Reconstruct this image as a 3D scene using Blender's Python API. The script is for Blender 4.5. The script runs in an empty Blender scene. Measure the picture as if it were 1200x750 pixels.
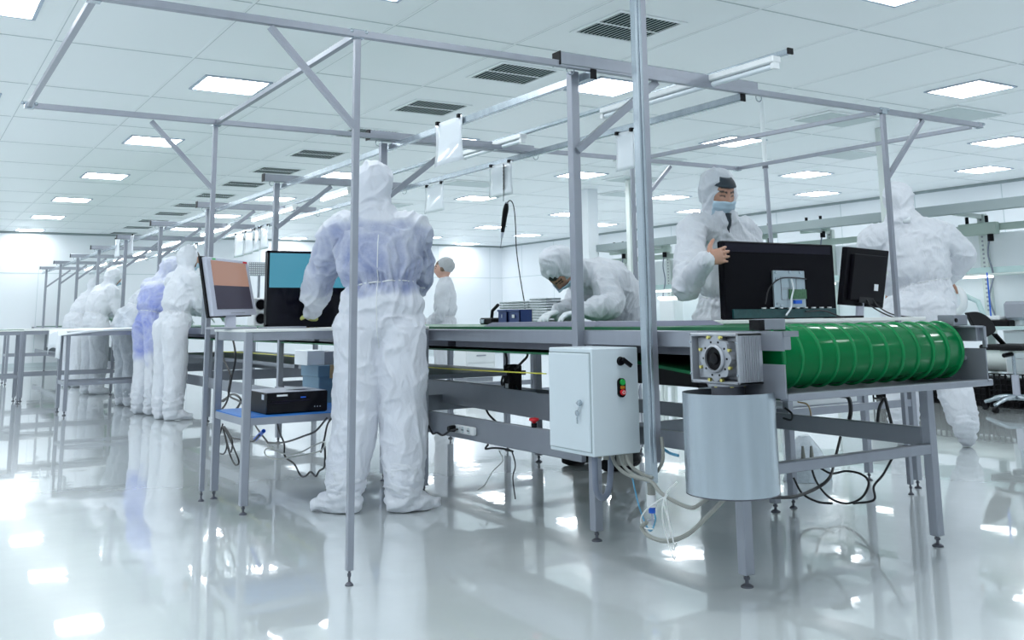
import bpy, math, random
from mathutils import Vector, Matrix, noise
from mathutils.bvhtree import BVHTree
random.seed(7)
S = bpy.context.scene
COL = S.collection
PI = math.pi

# ------------------------------------------------------------------ camera
FPX, PPX, PPY, YAW, PITCH, ROLL = 1153.75, 611.32, 177.81, -0.5611, 0.1667, -0.0137
def _basis():
    cy, sy, cp, sp, cr, sr = math.cos(YAW), math.sin(YAW), math.cos(PITCH), math.sin(PITCH), math.cos(ROLL), math.sin(ROLL)
    fw = Vector((cy*cp, sy*cp, sp)); rt = Vector((sy, -cy, 0)); up = rt.cross(fw)
    r2 = rt*cr + up*sr; u2 = -rt*sr + up*cr
    sw = lambda v: Vector((-v.y, v.x, v.z))
    return sw(r2), sw(u2), sw(fw)
CR, CU, CF = _basis()
CAMP = Vector((0, 0, 1.0))
def at(u, v, X=None, Y=None, Z=None):
    """the point of the room seen at (u, v) in the 1200x750 photograph, on one known plane"""
    d = CF + CR*((u-PPX)/FPX) - CU*((v-PPY)/FPX)
    t = X/d.x if X is not None else (Y/d.y if Y is not None else (Z-1.0)/d.z)
    return CAMP + d*t
cd = bpy.data.cameras.new('camera'); cam = bpy.data.objects.new('camera', cd); COL.objects.link(cam)
m = Matrix.Identity(4)
for i in range(3):
    m[i][0] = CR[i]; m[i][1] = CU[i]; m[i][2] = -CF[i]; m[i][3] = CAMP[i]
cam.matrix_world = m
cd.sensor_width = 36; cd.lens = FPX/1200*36; cd.clip_start = .05; cd.clip_end = 100
cd.shift_x = (600-PPX)/1200; cd.shift_y = (PPY-375)/1200
S.camera = cam

# ------------------------------------------------------------------ materials
def mat(name, col, rough=.5, metal=0, **k):
    m = bpy.data.materials.new(name); m.use_nodes = True
    nt = m.node_tree; b = nt.nodes['Principled BSDF']
    b.inputs['Base Color'].default_value = (*col, 1); b.inputs['Roughness'].default_value = rough
    b.inputs['Metallic'].default_value = metal
    if 'emit' in k:
        b.inputs['Emission Color'].default_value = (*k.get('ecol', (1, 1, 1)), 1); b.inputs['Emission Strength'].default_value = k['emit']
    if 'coat' in k: b.inputs['Coat Weight'].default_value = k['coat']; b.inputs['Coat Roughness'].default_value = k.get('coatr', .05)
    if 'alpha' in k: b.inputs['Alpha'].default_value = k['alpha']
    if 'spec' in k: b.inputs['Specular IOR Level'].default_value = k['spec']
    if 'trans' in k: b.inputs['Transmission Weight'].default_value = k['trans']
    n = k.get('noise')
    if n:  # (scale, amount, stretch): small procedural variation of tone
        tc = nt.nodes.new('ShaderNodeTexCoord'); mp = nt.nodes.new('ShaderNodeMapping'); nz = nt.nodes.new('ShaderNodeTexNoise')
        nt.links.new(tc.outputs['Object'], mp.inputs[0]); nt.links.new(mp.outputs[0], nz.inputs[0])
        mp.inputs['Scale'].default_value = n[2]; nz.inputs['Scale'].default_value = n[0]; nz.inputs['Detail'].default_value = 5
        mx = nt.nodes.new('ShaderNodeMix'); mx.data_type = 'RGBA'
        mx.inputs['A'].default_value = (*[c*(1-n[1]) for c in col], 1); mx.inputs['B'].default_value = (*[min(1, c*(1+n[1])) for c in col], 1)
        nt.links.new(nz.outputs[0], mx.inputs['Factor']); nt.links.new(mx.outputs['Result'], b.inputs['Base Color'])
    if 'bump' in k:
        tc = nt.nodes.new('ShaderNodeTexCoord'); mp = nt.nodes.new('ShaderNodeMapping'); nz = nt.nodes.new('ShaderNodeTexNoise'); bp = nt.nodes.new('ShaderNodeBump')
        mp.inputs['Scale'].default_value = k['bump'][2]; nz.inputs['Scale'].default_value = k['bump'][0]; nz.inputs['Detail'].default_value = 4
        bp.inputs['Strength'].default_value = k['bump'][1]; bp.inputs['Distance'].default_value = .02
        nt.links.new(tc.outputs['Object'], mp.inputs[0]); nt.links.new(mp.outputs[0], nz.inputs[0]); nt.links.new(nz.outputs[0], bp.inputs['Height']); nt.links.new(bp.outputs[0], b.inputs['Normal'])
    return m
M = {}
M['alu'] = mat('aluminium', (.33, .35, .40), .36, .55, noise=(18, .08, (1, 1, .2)))
M['steel'] = mat('painted_steel', (.26, .28, .32), .42, .4, noise=(12, .07, (1, 1, 1)))
M['dark_steel'] = mat('dark_steel', (.12, .125, .15), .45, .5, noise=(12, .1, (1, 1, 1)))
M['galv'] = mat('galvanised', (.44, .50, .55), .25, .75, noise=(7, .28, (2.5, 2.5, .12)))  # galvanised mottling; its upright streaks also paint reflections into the colour
M['cast'] = mat('cast_aluminium', (.42, .44, .48), .4, .5, noise=(40, .06, (1, 1, 1)))
M['green'] = mat('green_belt', (.001, .15, .042), .13, 0, spec=.14)
M['rib'] = mat('belt_rib', (.004, .21, .065), .25, 0, spec=.3)
M['green_matt'] = mat('green_belt_flat', (.002, .13, .045), .4, 0)
M['cab'] = mat('cabinet_enamel', (.66, .74, .79), .32, 0, noise=(3, .02, (1, 1, 1)))
M['black'] = mat('black_plastic', (.004, .004, .006), .42, spec=.18)
M['blackgloss'] = mat('black_gloss', (.004, .004, .007), .15, spec=.25)
M['tvback'] = mat('tv_back', (.003, .003, .006), .6, spec=.1, noise=(60, .2, (1, 1, 1)))
M['tvtop'] = mat('tv_back_strip', (.010, .009, .02), .5, spec=.15)
M['rubber'] = mat('black_rubber', (.010, .010, .012), .6, spec=.2)
M['white'] = mat('white_plastic', (.80, .83, .85), .35)
M['top'] = mat('white_laminate', (.84, .86, .84), .3)
M['silver'] = mat('silver_plastic', (.55, .57, .66), .35, .2)
M['grey'] = mat('grey_plastic', (.33, .35, .40), .5)
M['greyblue'] = mat('grey_blue_panel', (.16, .17, .24), .5)
M['bluecloth'] = mat('blue_mat', (.03, .20, .62), .5)
M['bluebin'] = mat('blue_bin', (.03, .06, .22), .4)
M['bluebox'] = mat('blue_grey_crate', (.13, .24, .34), .5)
M['tan'] = mat('tan_tape', (.55, .38, .20), .6)
M['paper'] = mat('paper', (.82, .86, .90), .6)
M['sleeve'] = mat('clear_sleeve', (.85, .90, .95), .12, 0, coat=.5)
M['cable'] = mat('black_cable', (.012, .012, .016), .45)
M['cable_g'] = mat('grey_cable', (.36, .38, .36), .45)
M['cable_w'] = mat('white_cable', (.80, .82, .82), .4)
M['cable_b'] = mat('blue_cable', (.02, .10, .50), .4)
M['cable_dg'] = mat('dark_grey_conduit', (.20, .23, .30), .4)
M['beige'] = mat('beige_plastic', (.30, .31, .285), .5)
M['hose_b'] = mat('blue_hose', (.10, .32, .50), .3)
M['yellow'] = mat('yellow_wire', (.80, .78, .10), .4)
M['gold'] = mat('brass_bolt', (.75, .68, .22), .3, .8)
M['red'] = mat('red_plastic', (.65, .02, .03), .35)
M['greenb'] = mat('green_button', (.02, .45, .08), .3)
M['orange'] = mat('orange_button', (.55, .20, .02), .3)
M['blue'] = mat('blue_plastic', (.01, .12, .65), .3)
M['pcb'] = mat('circuit_board', (.06, .16, .08), .4, noise=(90, .6, (1, 1, 1)))
M['teal'] = mat('teal_strip', (.012, .06, .065), .25, 0, noise=(40, .4, (1, 1, 1)))
M['plate'] = mat('mount_plate', (.42, .50, .55), .32, .6)
M['screen_brown'] = mat('screen_upper_brown', (.02, .02, .02), .25, emit=.20, ecol=(.60, .36, .28))
M['screen_dark'] = mat('screen_lower_dark', (.03, .03, .04), .25, emit=.018, ecol=(.55, .5, .75))
M['screen_blue'] = mat('screen_upper_blue', (.01, .02, .03), .2, emit=.22, ecol=(.09, .40, .56))
M['screen_black'] = mat('screen_lower_black', (.003, .003, .008), .12, spec=.25)
M['wall'] = mat('wall_panel', (.85, .89, .93), .38, noise=(1.2, .015, (1, 1, 1)))
M['seam'] = mat('panel_seam', (.62, .70, .73), .5)
M['gridline'] = mat('ceiling_joint', (.50, .56, .58), .5)
M['ceil'] = mat('ceiling_panel', (.90, .94, .955), .42, noise=(.8, .02, (1, 1, 1)))
M['trim'] = mat('grey_trim', (.30, .36, .37), .5)
M['lamp'] = mat('lamp_diffuser', (.9, .9, .9), .4, emit=7.5, ecol=(.93, .97, 1.0))
M['benchlamp'] = mat('bench_lamp_lit', (.9, .9, .9), .4, emit=1.1, ecol=(.95, .98, 1.0))
M['tube'] = mat('lit_tube', (.9, .9, .9), .4, emit=5, ecol=(.95, .98, 1.0))
M['tube_off'] = mat('lamp_cover', (.80, .86, .92), .25)
M['lampframe'] = mat('lamp_frame', (.45, .52, .62), .4)
M['vent'] = mat('vent_slat', (.50, .58, .58), .4, .2)
M['ventdark'] = mat('vent_inside', (.008, .022, .024), .8, spec=.1)
M['beigew'] = mat('bench_enamel', (.68, .74, .72), .45)
M['benchgreen'] = mat('pale_green_enamel', (.45, .55, .50), .45)
M['benchtop'] = mat('pale_benchtop', (.55, .72, .72), .35)
M['skin'] = mat('skin', (.55, .30, .22), .5)
M['maskblue'] = mat('mask_fabric', (.50, .66, .78), .8)
M['net'] = mat('hair_net', (.46, .48, .50), .8, bump=(60, .6, (1, 1, 1)))
M['hair'] = mat('dark_cap', (.03, .045, .06), .7)
M['bag'] = mat('clear_bag', (.62, .70, .76), .25, bump=(18, .8, (1, 1, 1)))
M['wire'] = mat('wire_tray', (.50, .55, .58), .35, .5, bump=(50, .9, (1, 1, 3)))
M['sheet'] = mat('white_sheet', (.82, .86, .90), .5)
# floor: pale glossy epoxy
def floor_mat():
    m = mat('epoxy_floor', (.7, .8, .8), .2, 0, coat=1.0, coatr=.03, spec=.4)
    nt = m.node_tree; b = nt.nodes['Principled BSDF']; b.inputs['Coat IOR'].default_value = 1.75
    tc = nt.nodes.new('ShaderNodeTexCoord'); n1 = nt.nodes.new('ShaderNodeTexNoise'); n1.inputs['Scale'].default_value = .9; n1.inputs['Detail'].default_value = 6
    r = nt.nodes.new('ShaderNodeValToRGB'); r.color_ramp.elements[0].color = (.61, .66, .67, 1); r.color_ramp.elements[1].color = (.69, .74, .75, 1)
    r.color_ramp.elements[0].position = .3; r.color_ramp.elements[1].position = .7
    nt.links.new(tc.outputs['Object'], n1.inputs[0]); nt.links.new(n1.outputs[0], r.inputs[0]); nt.links.new(r.outputs[0], b.inputs['Base Color'])
    n2 = nt.nodes.new('ShaderNodeTexNoise'); n2.inputs['Scale'].default_value = 2.2; n2.inputs['Detail'].default_value = 3
    bp = nt.nodes.new('ShaderNodeBump'); bp.inputs['Strength'].default_value = .12; bp.inputs['Distance'].default_value = .01
    nt.links.new(tc.outputs['Object'], n2.inputs[0]); nt.links.new(n2.outputs[0], bp.inputs['Height'])
    nt.links.new(bp.outputs[0], b.inputs['Coat Normal']); nt.links.new(bp.outputs[0], b.inputs['Normal'])
    return m
M['floor'] = floor_mat()
# thin coverall fabric: white, with what is worn beneath showing through where the 'under' attribute says so
def suit_mat(name, under):
    m = bpy.data.materials.new(name); m.use_nodes = True; nt = m.node_tree; b = nt.nodes['Principled BSDF']
    b.inputs['Roughness'].default_value = .62; b.inputs['Sheen Weight'].default_value = .15
    L = nt.links.new; N = nt.nodes.new
    tc = N('ShaderNodeTexCoord'); at_ = N('ShaderNodeAttribute'); at_.attribute_name = 'under'
    n1 = N('ShaderNodeTexNoise'); n1.inputs['Scale'].default_value = 42; n1.inputs['Detail'].default_value = 8; n1.inputs['Roughness'].default_value = .7
    n2 = N('ShaderNodeTexNoise'); n2.inputs['Scale'].default_value = 5; n2.inputs['Detail'].default_value = 4
    L(tc.outputs['Object'], n1.inputs[0]); L(tc.outputs['Object'], n2.inputs[0])
    add = N('ShaderNodeMath'); add.operation = 'MULTIPLY_ADD'; add.inputs[1].default_value = .5; L(n1.outputs[0], add.inputs[0]); L(n2.outputs[0], add.inputs[2])
    mr = N('ShaderNodeMapRange'); mr.inputs[1].default_value = .52; mr.inputs[2].default_value = .90; L(add.outputs[0], mr.inputs[0])
    mr.inputs[3].default_value = .55; mr.inputs[4].default_value = 1.0
    mu = N('ShaderNodeMath'); mu.operation = 'MULTIPLY'; L(mr.outputs[0], mu.inputs[0]); L(at_.outputs['Fac'], mu.inputs[1])
    mx = N('ShaderNodeMix'); mx.data_type = 'RGBA'; mx.inputs['A'].default_value = (.84, .87, .93, 1); mx.inputs['B'].default_value = (*under, 1)
    L(mu.outputs[0], mx.inputs['Factor']); L(mx.outputs['Result'], b.inputs['Base Color'])
    n3 = N('ShaderNodeTexNoise'); n3.inputs['Scale'].default_value = 16; n3.inputs['Detail'].default_value = 6; n3.inputs['Distortion'].default_value = 1.5
    mp = N('ShaderNodeMapping'); mp.inputs['Scale'].default_value = (1, 1, .45); L(tc.outputs['Object'], mp.inputs[0]); L(mp.outputs[0], n3.inputs[0])
    bp = N('ShaderNodeBump'); bp.inputs['Strength'].default_value = .75; bp.inputs['Distance'].default_value = .015
    L(n3.outputs[0], bp.inputs['Height']); L(bp.outputs[0], b.inputs['Normal'])
    tr = N('ShaderNodeBsdfTranslucent'); L(mx.outputs['Result'], tr.inputs[0]); ms = N('ShaderNodeMixShader'); ms.inputs[0].default_value = .12
    out = nt.nodes['Material Output']; L(b.outputs[0], ms.inputs[1]); L(tr.outputs[0], ms.inputs[2]); L(ms.outputs[0], out.inputs[0])
    return m
M['suit_blue'] = suit_mat('coverall_over_blue', (.22, .27, .50))
M['suit_deepblue'] = suit_mat('coverall_over_deep_blue', (.22, .28, .75))
M['suit_grey'] = suit_mat('coverall_over_grey', (.34, .39, .45))
def body_mat():
    m = bpy.data.materials.new('body_tones'); m.use_nodes = True; nt = m.node_tree; b = nt.nodes['Principled BSDF']
    a = nt.nodes.new('ShaderNodeAttribute'); a.attribute_name = 'tone'
    nt.links.new(a.outputs['Color'], b.inputs['Base Color']); b.inputs['Roughness'].default_value = .5; b.inputs['Subsurface Weight'].default_value = .05
    return m
M['body'] = body_mat()

# ------------------------------------------------------------------ mesh helpers
class G:
    def __init__(s): s.v = []; s.f = []; s.m = []; s.mi = 0
    def add(s, vs, fs):
        o = len(s.v); s.v += [Vector(p) for p in vs]; s.f += [[i+o for i in f] for f in fs]; s.m += [s.mi]*len(fs); return s
    def box(s, a, b):
        x0, y0, z0 = [min(a[i], b[i]) for i in range(3)]; x1, y1, z1 = [max(a[i], b[i]) for i in range(3)]
        return s.add([(x0, y0, z0), (x1, y0, z0), (x1, y1, z0), (x0, y1, z0), (x0, y0, z1), (x1, y0, z1), (x1, y1, z1), (x0, y1, z1)],
                     [(0, 3, 2, 1), (4, 5, 6, 7), (0, 1, 5, 4), (1, 2, 6, 5), (2, 3, 7, 6), (3, 0, 4, 7)])
    def cbox(s, c, d): return s.box([c[i]-d[i]/2 for i in range(3)], [c[i]+d[i]/2 for i in range(3)])
    def cham(s, a, b, c=.004):
        """box with chamfered edges"""
        x0, y0, z0 = [min(a[i], b[i]) for i in range(3)]; x1, y1, z1 = [max(a[i], b[i]) for i in range(3)]
        cx = [(x0+x1)/2, (y0+y1)/2, (z0+z1)/2]; h = [(x1-x0)/2, (y1-y0)/2, (z1-z0)/2]; c = min(c, *[q*.6 for q in h])
        vs = {}; L = []
        for sx in (-1, 1):
            for sy in (-1, 1):
                for sz in (-1, 1):
                    for ax in range(3):
                        sg = (sx, sy, sz); p = [cx[i]+sg[i]*(h[i]-(0 if i == ax else c)) for i in range(3)]
                        vs[(sx, sy, sz, ax)] = len(L); L.append(p)
        F = []
        for ax in range(3):
            o = [i for i in range(3) if i != ax]
            for sg in (-1, 1):
                q = []
                for (p, r) in ((-1, -1), (1, -1), (1, 1), (-1, 1)):
                    t = [0, 0, 0]; t[ax] = sg; t[o[0]] = p; t[o[1]] = r; q.append(vs[(*t, ax)])
                F.append(q)
        for ax in range(3):
            o = [i for i in range(3) if i != ax]
            for p in (-1, 1):
                for r in (-1, 1):
                    q = []
                    for sg, w in ((-1, o[0]), (1, o[0]), (1, o[1]), (-1, o[1])):
                        t = [0, 0, 0]; t[ax] = sg; t[o[0]] = p; t[o[1]] = r; q.append(vs[(*t, w)])
                    F.append(q)
        for sx in (-1, 1):
            for sy in (-1, 1):
                for sz in (-1, 1): F.append([vs[(sx, sy, sz, a)] for a in range(3)])
        C = Vector(cx); G2 = []
        for f in F:   # outward winding
            P = [Vector(L[i]) for i in f]; n = (P[1]-P[0]).cross(P[2]-P[0])
            G2.append(f if n.dot(P[0]-C) > 0 else f[::-1])
        return s.add(L, G2)
    def bar(s, p, q, w, h=None, up=(0, 0, 1)):
        """square tube from p to q"""
        h = h or w; p = Vector(p); q = Vector(q); t = (q-p).normalized(); u = Vector(up)
        if abs(t.dot(u)) > .99: u = Vector((0, 1, 0))
        sd = t.cross(u).normalized(); u = sd.cross(t)
        vs = [c+sd*a*w/2+u*b*h/2 for c in (p, q) for a, b in ((-1, -1), (1, -1), (1, 1), (-1, 1))]
        return s.add(vs, [(3, 2, 1, 0), (4, 5, 6, 7), (0, 1, 5, 4), (1, 2, 6, 5), (2, 3, 7, 6), (3, 0, 4, 7)])
    def rings(s, R, caps=True):
        n = len(R[0]); o = []
        vs = [p for r in R for p in r]; fs = []
        for i in range(len(R)-1):
            for j in range(n):
                k = (j+1) % n; fs.append((i*n+j, i*n+k, (i+1)*n+k, (i+1)*n+j))
        if caps: fs.append(tuple(range(n-1, -1, -1))); fs.append(tuple((len(R)-1)*n+j for j in range(n)))
        return s.add(vs, fs)
    def tube(s, pts, r, n=8, side=None, caps=True):
        """round or elliptic tube along pts; r a number, a list of numbers or of (a, b)"""
        P = [Vector(p) for p in pts]; k = len(P)
        rr = r if isinstance(r, (list, tuple)) else [r]*k
        rr = [(q, q) if not isinstance(q, (list, tuple)) else q for q in rr]
        R = []; sv = Vector(side) if side else None
        for i in range(k):
            t = (P[min(i+1, k-1)]-P[max(i-1, 0)]); t = t.normalized() if t.length > 1e-9 else Vector((0, 0, 1))
            if sv is None: sv = Vector((0, 0, 1)).cross(t) if abs(t.z) < .95 else Vector((1, 0, 0))
            sd = sv-t*sv.dot(t)
            if sd.length < 1e-5: sd = t.orthogonal()
            sd.normalize(); nn = t.cross(sd)
            if side is None: sv = sd
            a, b = rr[i]
            R.append([P[i]+sd*(a*math.cos(2*PI*j/n))+nn*(b*math.sin(2*PI*j/n)) for j in range(n)])
        return s.rings(R, caps)
    def cyl(s, p, q, r, n=20, r2=None): return s.tube([p, q], [r, r if r2 is None else r2], n)
    def lathe(s, prof, c=(0, 0, 0), ax='z', n=28, closed=False):
        R = []
        for rad, h in prof:
            ring = []
            for j in range(n):
                a = 2*PI*j/n; x, y = rad*math.cos(a), rad*math.sin(a)
                p = {'z': (x, y, h), 'x': (h, x, y), 'y': (y, h, x)}[ax]
                ring.append(Vector(c)+Vector(p))
            R.append(ring)
        if closed: R.append(R[0])
        return s.rings(R, not closed)
    def ball(s, c, r, n=14, M3=None):
        r = (r, r, r) if not isinstance(r, (tuple, list)) else r
        R = []
        for i in range(1, n):
            th = PI*i/n; ring = []
            for j in range(2*n):
                ph = PI*j/n; p = Vector((r[0]*math.sin(th)*math.cos(ph), r[1]*math.sin(th)*math.sin(ph), -r[2]*math.cos(th)))
                if M3: p = M3 @ p
                ring.append(Vector(c)+p)
            R.append(ring)
        return s.rings(R)
    def mesh(s, name, mats, loc=(0, 0, 0)):
        me = bpy.data.meshes.new(name); l = Vector(loc)
        me.from_pydata([p-l for p in s.v], [], s.f)
        mats = mats if isinstance(mats, (list, tuple)) else [mats]
        for q in mats: me.materials.append(M[q] if isinstance(q, str) else q)
        if len(mats) > 1: me.polygons.foreach_set('material_index', s.m)
        me.update(); return me
    def build(s, name, mats, parent=None, smooth=False, loc=None, bevel=0):
        base = parent_loc(parent) if parent is not None else (Vector(loc) if loc is not None else Vector())
        me = s.mesh(name, mats, base)
        if smooth: smooth_by_angle(me)
        o = bpy.data.objects.new(name, me); COL.objects.link(o)
        if parent is not None: o.parent = parent
        else: o.location = base
        if bevel:
            b = o.modifiers.new('bevel', 'BEVEL'); b.width = bevel; b.segments = 2; b.limit_method = 'ANGLE'
        return o
def smooth_by_angle(me, deg=40):
    me.polygons.foreach_set('use_smooth', [True]*len(me.polygons))
    me.set_sharp_from_angle(angle=math.radians(deg))
def parent_loc(p):
    v = Vector()
    while p is not None: v += p.location; p = p.parent
    return v
def tag(o, label, cat, group=None, kind=None):
    o['label'] = label; o['category'] = cat
    if group: o['group'] = group
    if kind: o['kind'] = kind
    return o
def thing(name, label, cat, loc=(0, 0, 0), group=None):
    o = bpy.data.objects.new(name, None); COL.objects.link(o); o.location = loc; o.empty_display_size = .1
    return tag(o, label, cat, group)
def struct(o): o['kind'] = 'structure'; return o
def dup(root, loc, label=None, group=None, rz=None):
    def cp(o, par):
        c = o.copy(); COL.objects.link(c); c.parent = par
        for ch in list(kids[o.name]): cp(ch, c)
        return c
    kids = {}
    def walk(o):
        kids[o.name] = list(o.children)
        for c in o.children: walk(c)
    walk(root); r = cp(root, None); r.location = loc
    if rz is not None: r.rotation_euler = (0, 0, rz)
    if label: r['label'] = label
    if group: r['group'] = group
    return r
def spline(pts, n=6):
    P = [Vector(p) for p in pts]; P = [P[0]*2-P[1]]+P+[P[-1]*2-P[-2]]; out = []
    for i in range(1, len(P)-2):
        a, b, c, d = P[i-1:i+3]
        for k in range(n):
            t = k/n; out.append(.5*((2*b)+(c-a)*t+(2*a-5*b+4*c-d)*t*t+(3*b-a-3*c+d)*t**3))
    out.append(P[-2]); return out
def cable(name, pts, r, m, label, cat='cable', group=None, n=6, ns=6, parent=None):
    g = G().tube(spline(pts, ns), r, n)
    o = g.build(name, m, parent, smooth=True, loc=None if parent else Vector(pts[0]))
    if parent is None: tag(o, label, cat, group)
    return o
ORD = ['first', 'second', 'third', 'fourth', 'fifth', 'sixth', 'seventh', 'eighth', 'ninth', 'tenth', 'eleventh', 'twelfth', 'thirteenth', 'fourteenth', 'fifteenth']
def foot_pad(parent, x, y, z0=.06, r=.022):
    g = G(); g.lathe([(r*.3, .0), (r, .0), (r, .005), (r*.55, .012), (r*.3, .014), (r*.28, z0)], (x, y, 0), n=14)
    g.lathe([(r*.5, z0*.55), (r*.5, z0*.75)], (x, y, 0), n=6)
    return g.build('levelling_foot', 'dark_steel', parent, smooth=True)
# ------------------------------------------------------------------ room
X0, X1, Y0, Y1, H = -3.0, 15.85, -3.0, 26.45, 3.2
g = G().box((X0-.1, Y0-.1, -.12), (X1+.1, Y1+.1, 0)); struct(g.build('floor', 'floor'))
g = G().box((X0-.1, Y0-.1, H), (X1+.1, Y1+.1, H+.12)); struct(g.build('ceiling', 'ceil'))
PX, PY, GX, GY = 1.074, 1.68, 1.95, 4.93
g = G()
k = -5
while GX+k*PX < X1:
    if GX+k*PX > X0: g.box((GX+k*PX-.009, Y0, H-.004), (GX+k*PX+.009, Y1, H+.001))
    k += 1
struct(g.build('trim_1', 'ceil'))
g = G(); k = -5
while GY+k*PY < Y1:
    if GY+k*PY > Y0: g.box((X0, GY+k*PY-.006, H-.003), (X1, GY+k*PY+.006, H+.001))
    k += 1
k = -5
while GX+k*PX < X1:
    if GX+k*PX > X0: g.box((GX+k*PX+.009, Y0, H-.003), (GX+k*PX+.016, Y1, H+.001))  # grey line beside each pale strip, the joint's shadow gap drawn as colour
    k += 1
struct(g.build('trim_2', 'gridline'))
struct(G().box((X0-.1, Y1, 0), (X1+.1, Y1+.1, H)).build('wall_far', 'wall'))
struct(G().box((X1, Y0-.1, 0), (X1+.1, Y1, H)).build('wall_right', 'wall'))
struct(G().box((X0-.1, Y0-.1, 0), (X0, Y1, H)).build('wall_left', 'wall'))
struct(G().box((X0, Y0-.1, 0), (X1, Y0, H)).build('wall_near', 'wall'))
g = G().box((X1-.02, Y0, H-.05), (X1, Y1, H-.002)); g.box((X0, Y1-.02, H-.05), (X1, Y1, H-.002)); struct(g.build('trim_3', 'trim'))
g = G()
for i in range(16): g.box((X1-.004, 1.2+i*1.72, 0), (X1, 1.215+i*1.72, H-.05))
for i in range(9): g.box((1.0+i*1.8, Y1-.004, 0), (1.012+i*1.8, Y1, H-.05))
g.box((X0, Y1-.005, 2.2), (X1, Y1, 2.22)); g.box((X1-.005, Y0, 2.2), (X1, Y1, 2.22))
struct(g.build('trim_4', 'seam'))
g = G().box((X1-.025, Y0, 0), (X1, Y1, .09)); struct(g.build('baseboard_right', 'seam'))
g = G().box((X0, Y1-.025, 0), (X1, Y1, .09)); struct(g.build('baseboard_far', 'seam'))
# pillar
t = thing('pillar', 'square white pillar rising to the ceiling near the right wall', 'pillar', (0, 0, 0)); p = at(690, 222, Z=3.2)
t.location = (p.x, p.y, 0)
G().box((p.x-.11, p.y-.11, 0), (p.x+.11, p.y+.11, H)).build('shaft', 'wall', t, bevel=.01)
G().box((p.x-.13, p.y-.13, 0), (p.x+.13, p.y+.13, .1)).build('plinth', 'seam', t)
# ceiling lights
def ceiling_light(loc):
    t = thing('ceiling_light', '', 'ceiling light', (0, 0, H))
    w = .31; g = G()
    for a, b in (((-w, -w), (w, -w+.028)), ((-w, w-.028), (w, w)), ((-w, -w), (-w+.028, w)), ((w-.028, -w), (w, w))):
        g.box((a[0], a[1], H-.012), (b[0], b[1], H-.0005))
    g.build('frame', 'lampframe', t)
    g = G()    # softly rippled lens
    n = 24; vs = []; fs = []
    for i in range(n+1):
        for j in range(2): vs.append((-w+.028+(2*w-.056)*i/n, (-w+.028)*(1-2*j), H-.006+.003*math.sin(i*PI/3)))
    for i in range(n): fs.append((2*i, 2*i+1, 2*i+3, 2*i+2))
    g.add(vs, fs); g.build('diffuser', 'lamp', t, smooth=True)
    return t
L0 = ceiling_light((0, 0, 0)); first = True
cols = [(.38, 0, 'far left row'), (2.5, 1, 'left row'), (5.68, 0, 'second row from the left'), (8.95, 1, 'middle row'), (12.17, 0, 'row before the right wall'), (14.33, 1, 'row along the right wall'), (-1.8, 1, '')]
for cx, ph, rn in cols:
    ys = [GY+PY*.5+PY*(2*i+(0 if ph else 1)) for i in range(-5, 8)]
    ys = [y for y in ys if Y0+.4 < y < Y1-.4]
    vis = []
    for y in ys:
        q = Vector((cx, y, H))-CAMP; d = q.dot(CF)
        u = PPX+FPX*q.dot(CR)/d if d > .1 else -1; v = PPY-FPX*q.dot(CU)/d if d > .1 else -1
        vis.append(d > .1 and -45 < u < 1245 and -18 < v < 750)
    n = 0
    for y, vv in zip(ys, vis):
        if vv and rn:
            lab = 'square lit ceiling panel in the %s, %s from the camera' % (rn, ORD[n]); n += 1; grp = 'lit ceiling panels'
        else: lab = 'square lit ceiling panel behind or beside the camera, outside the photograph'; grp = 'lit ceiling panels outside the view'
        if first: L0.location = (cx, y, H); L0['label'] = lab; L0['group'] = grp; first = False
        else: dup(L0, (cx, y, H), lab, grp)
# dark return-air vents
t = thing('ceiling_vent', '', 'vent', (0, 0, H)); w = .29
g = G()
for a, b in (((-w-.035, -w-.035), (w+.035, -w)), ((-w-.035, w), (w+.035, w+.035)), ((-w-.035, -w), (-w, w)), ((w, -w), (w+.035, w))): g.box((a[0], a[1], H-.01), (b[0], b[1], H-.0005))
g.box((-w, -.009, H-.009), (w, .009, H-.002)); g.build('frame', 'ceil', t)
G().box((-w, -w, H-.003), (w, w, H-.0005)).build('duct_opening', 'ventdark', t)
g = G()
for i in range(15):
    x = -w+.02+i*(2*w-.04)/14; g.bar((x, -w, H-.006), (x, w, H-.006), .007, .003)
g.build('slats', 'vent', t)
V0 = t; n = 0
for i in range(0, 13):
    y = GY+PY*(.5+i)
    if y > Y1-.5: break
    lab = 'dark slatted ceiling vent, %s from the camera in the row over the conveyor' % ORD[n]; n += 1
    if i == 0: V0.location = (4.61, y, H); V0['label'] = lab; V0['group'] = 'dark ceiling vents'
    else: dup(V0, (4.61, y, H), lab, 'dark ceiling vents')
# pale supply diffusers
t = thing('air_diffuser', '', 'vent', (0, 0, H)); w = .45
g = G().cham((-w, -w*.65, H-.02), (w, w*.65, H-.0005), .012); g.build('panel', 'ceil', t)
g = G()
for i in range(3):
    q = .9-.22*i; g.box((-w*q, -w*.65*q, H-.024+.0001*i), (w*q, w*.65*q, H-.0195)) if i == 0 else None
g.build('recess', 'vent', t)
D0 = t; pos = [(9.98, 6.6), (8.95, 7.45), (8.95, 10.8), (10.02, 12.5), (11.1, 9.1), (11.1, 14.1), (7.87, 14.1), (7.87, 17.5)]
for i, (x, y) in enumerate(pos):
    lab = 'pale supply air panel in the ceiling on the right side, %s from the camera' % ORD[i]
    if i == 0: D0.location = (x, y, H); D0['label'] = lab; D0['group'] = 'pale supply air panels'
    else: dup(D0, (x, y, H), lab, 'pale supply air panels')

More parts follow.
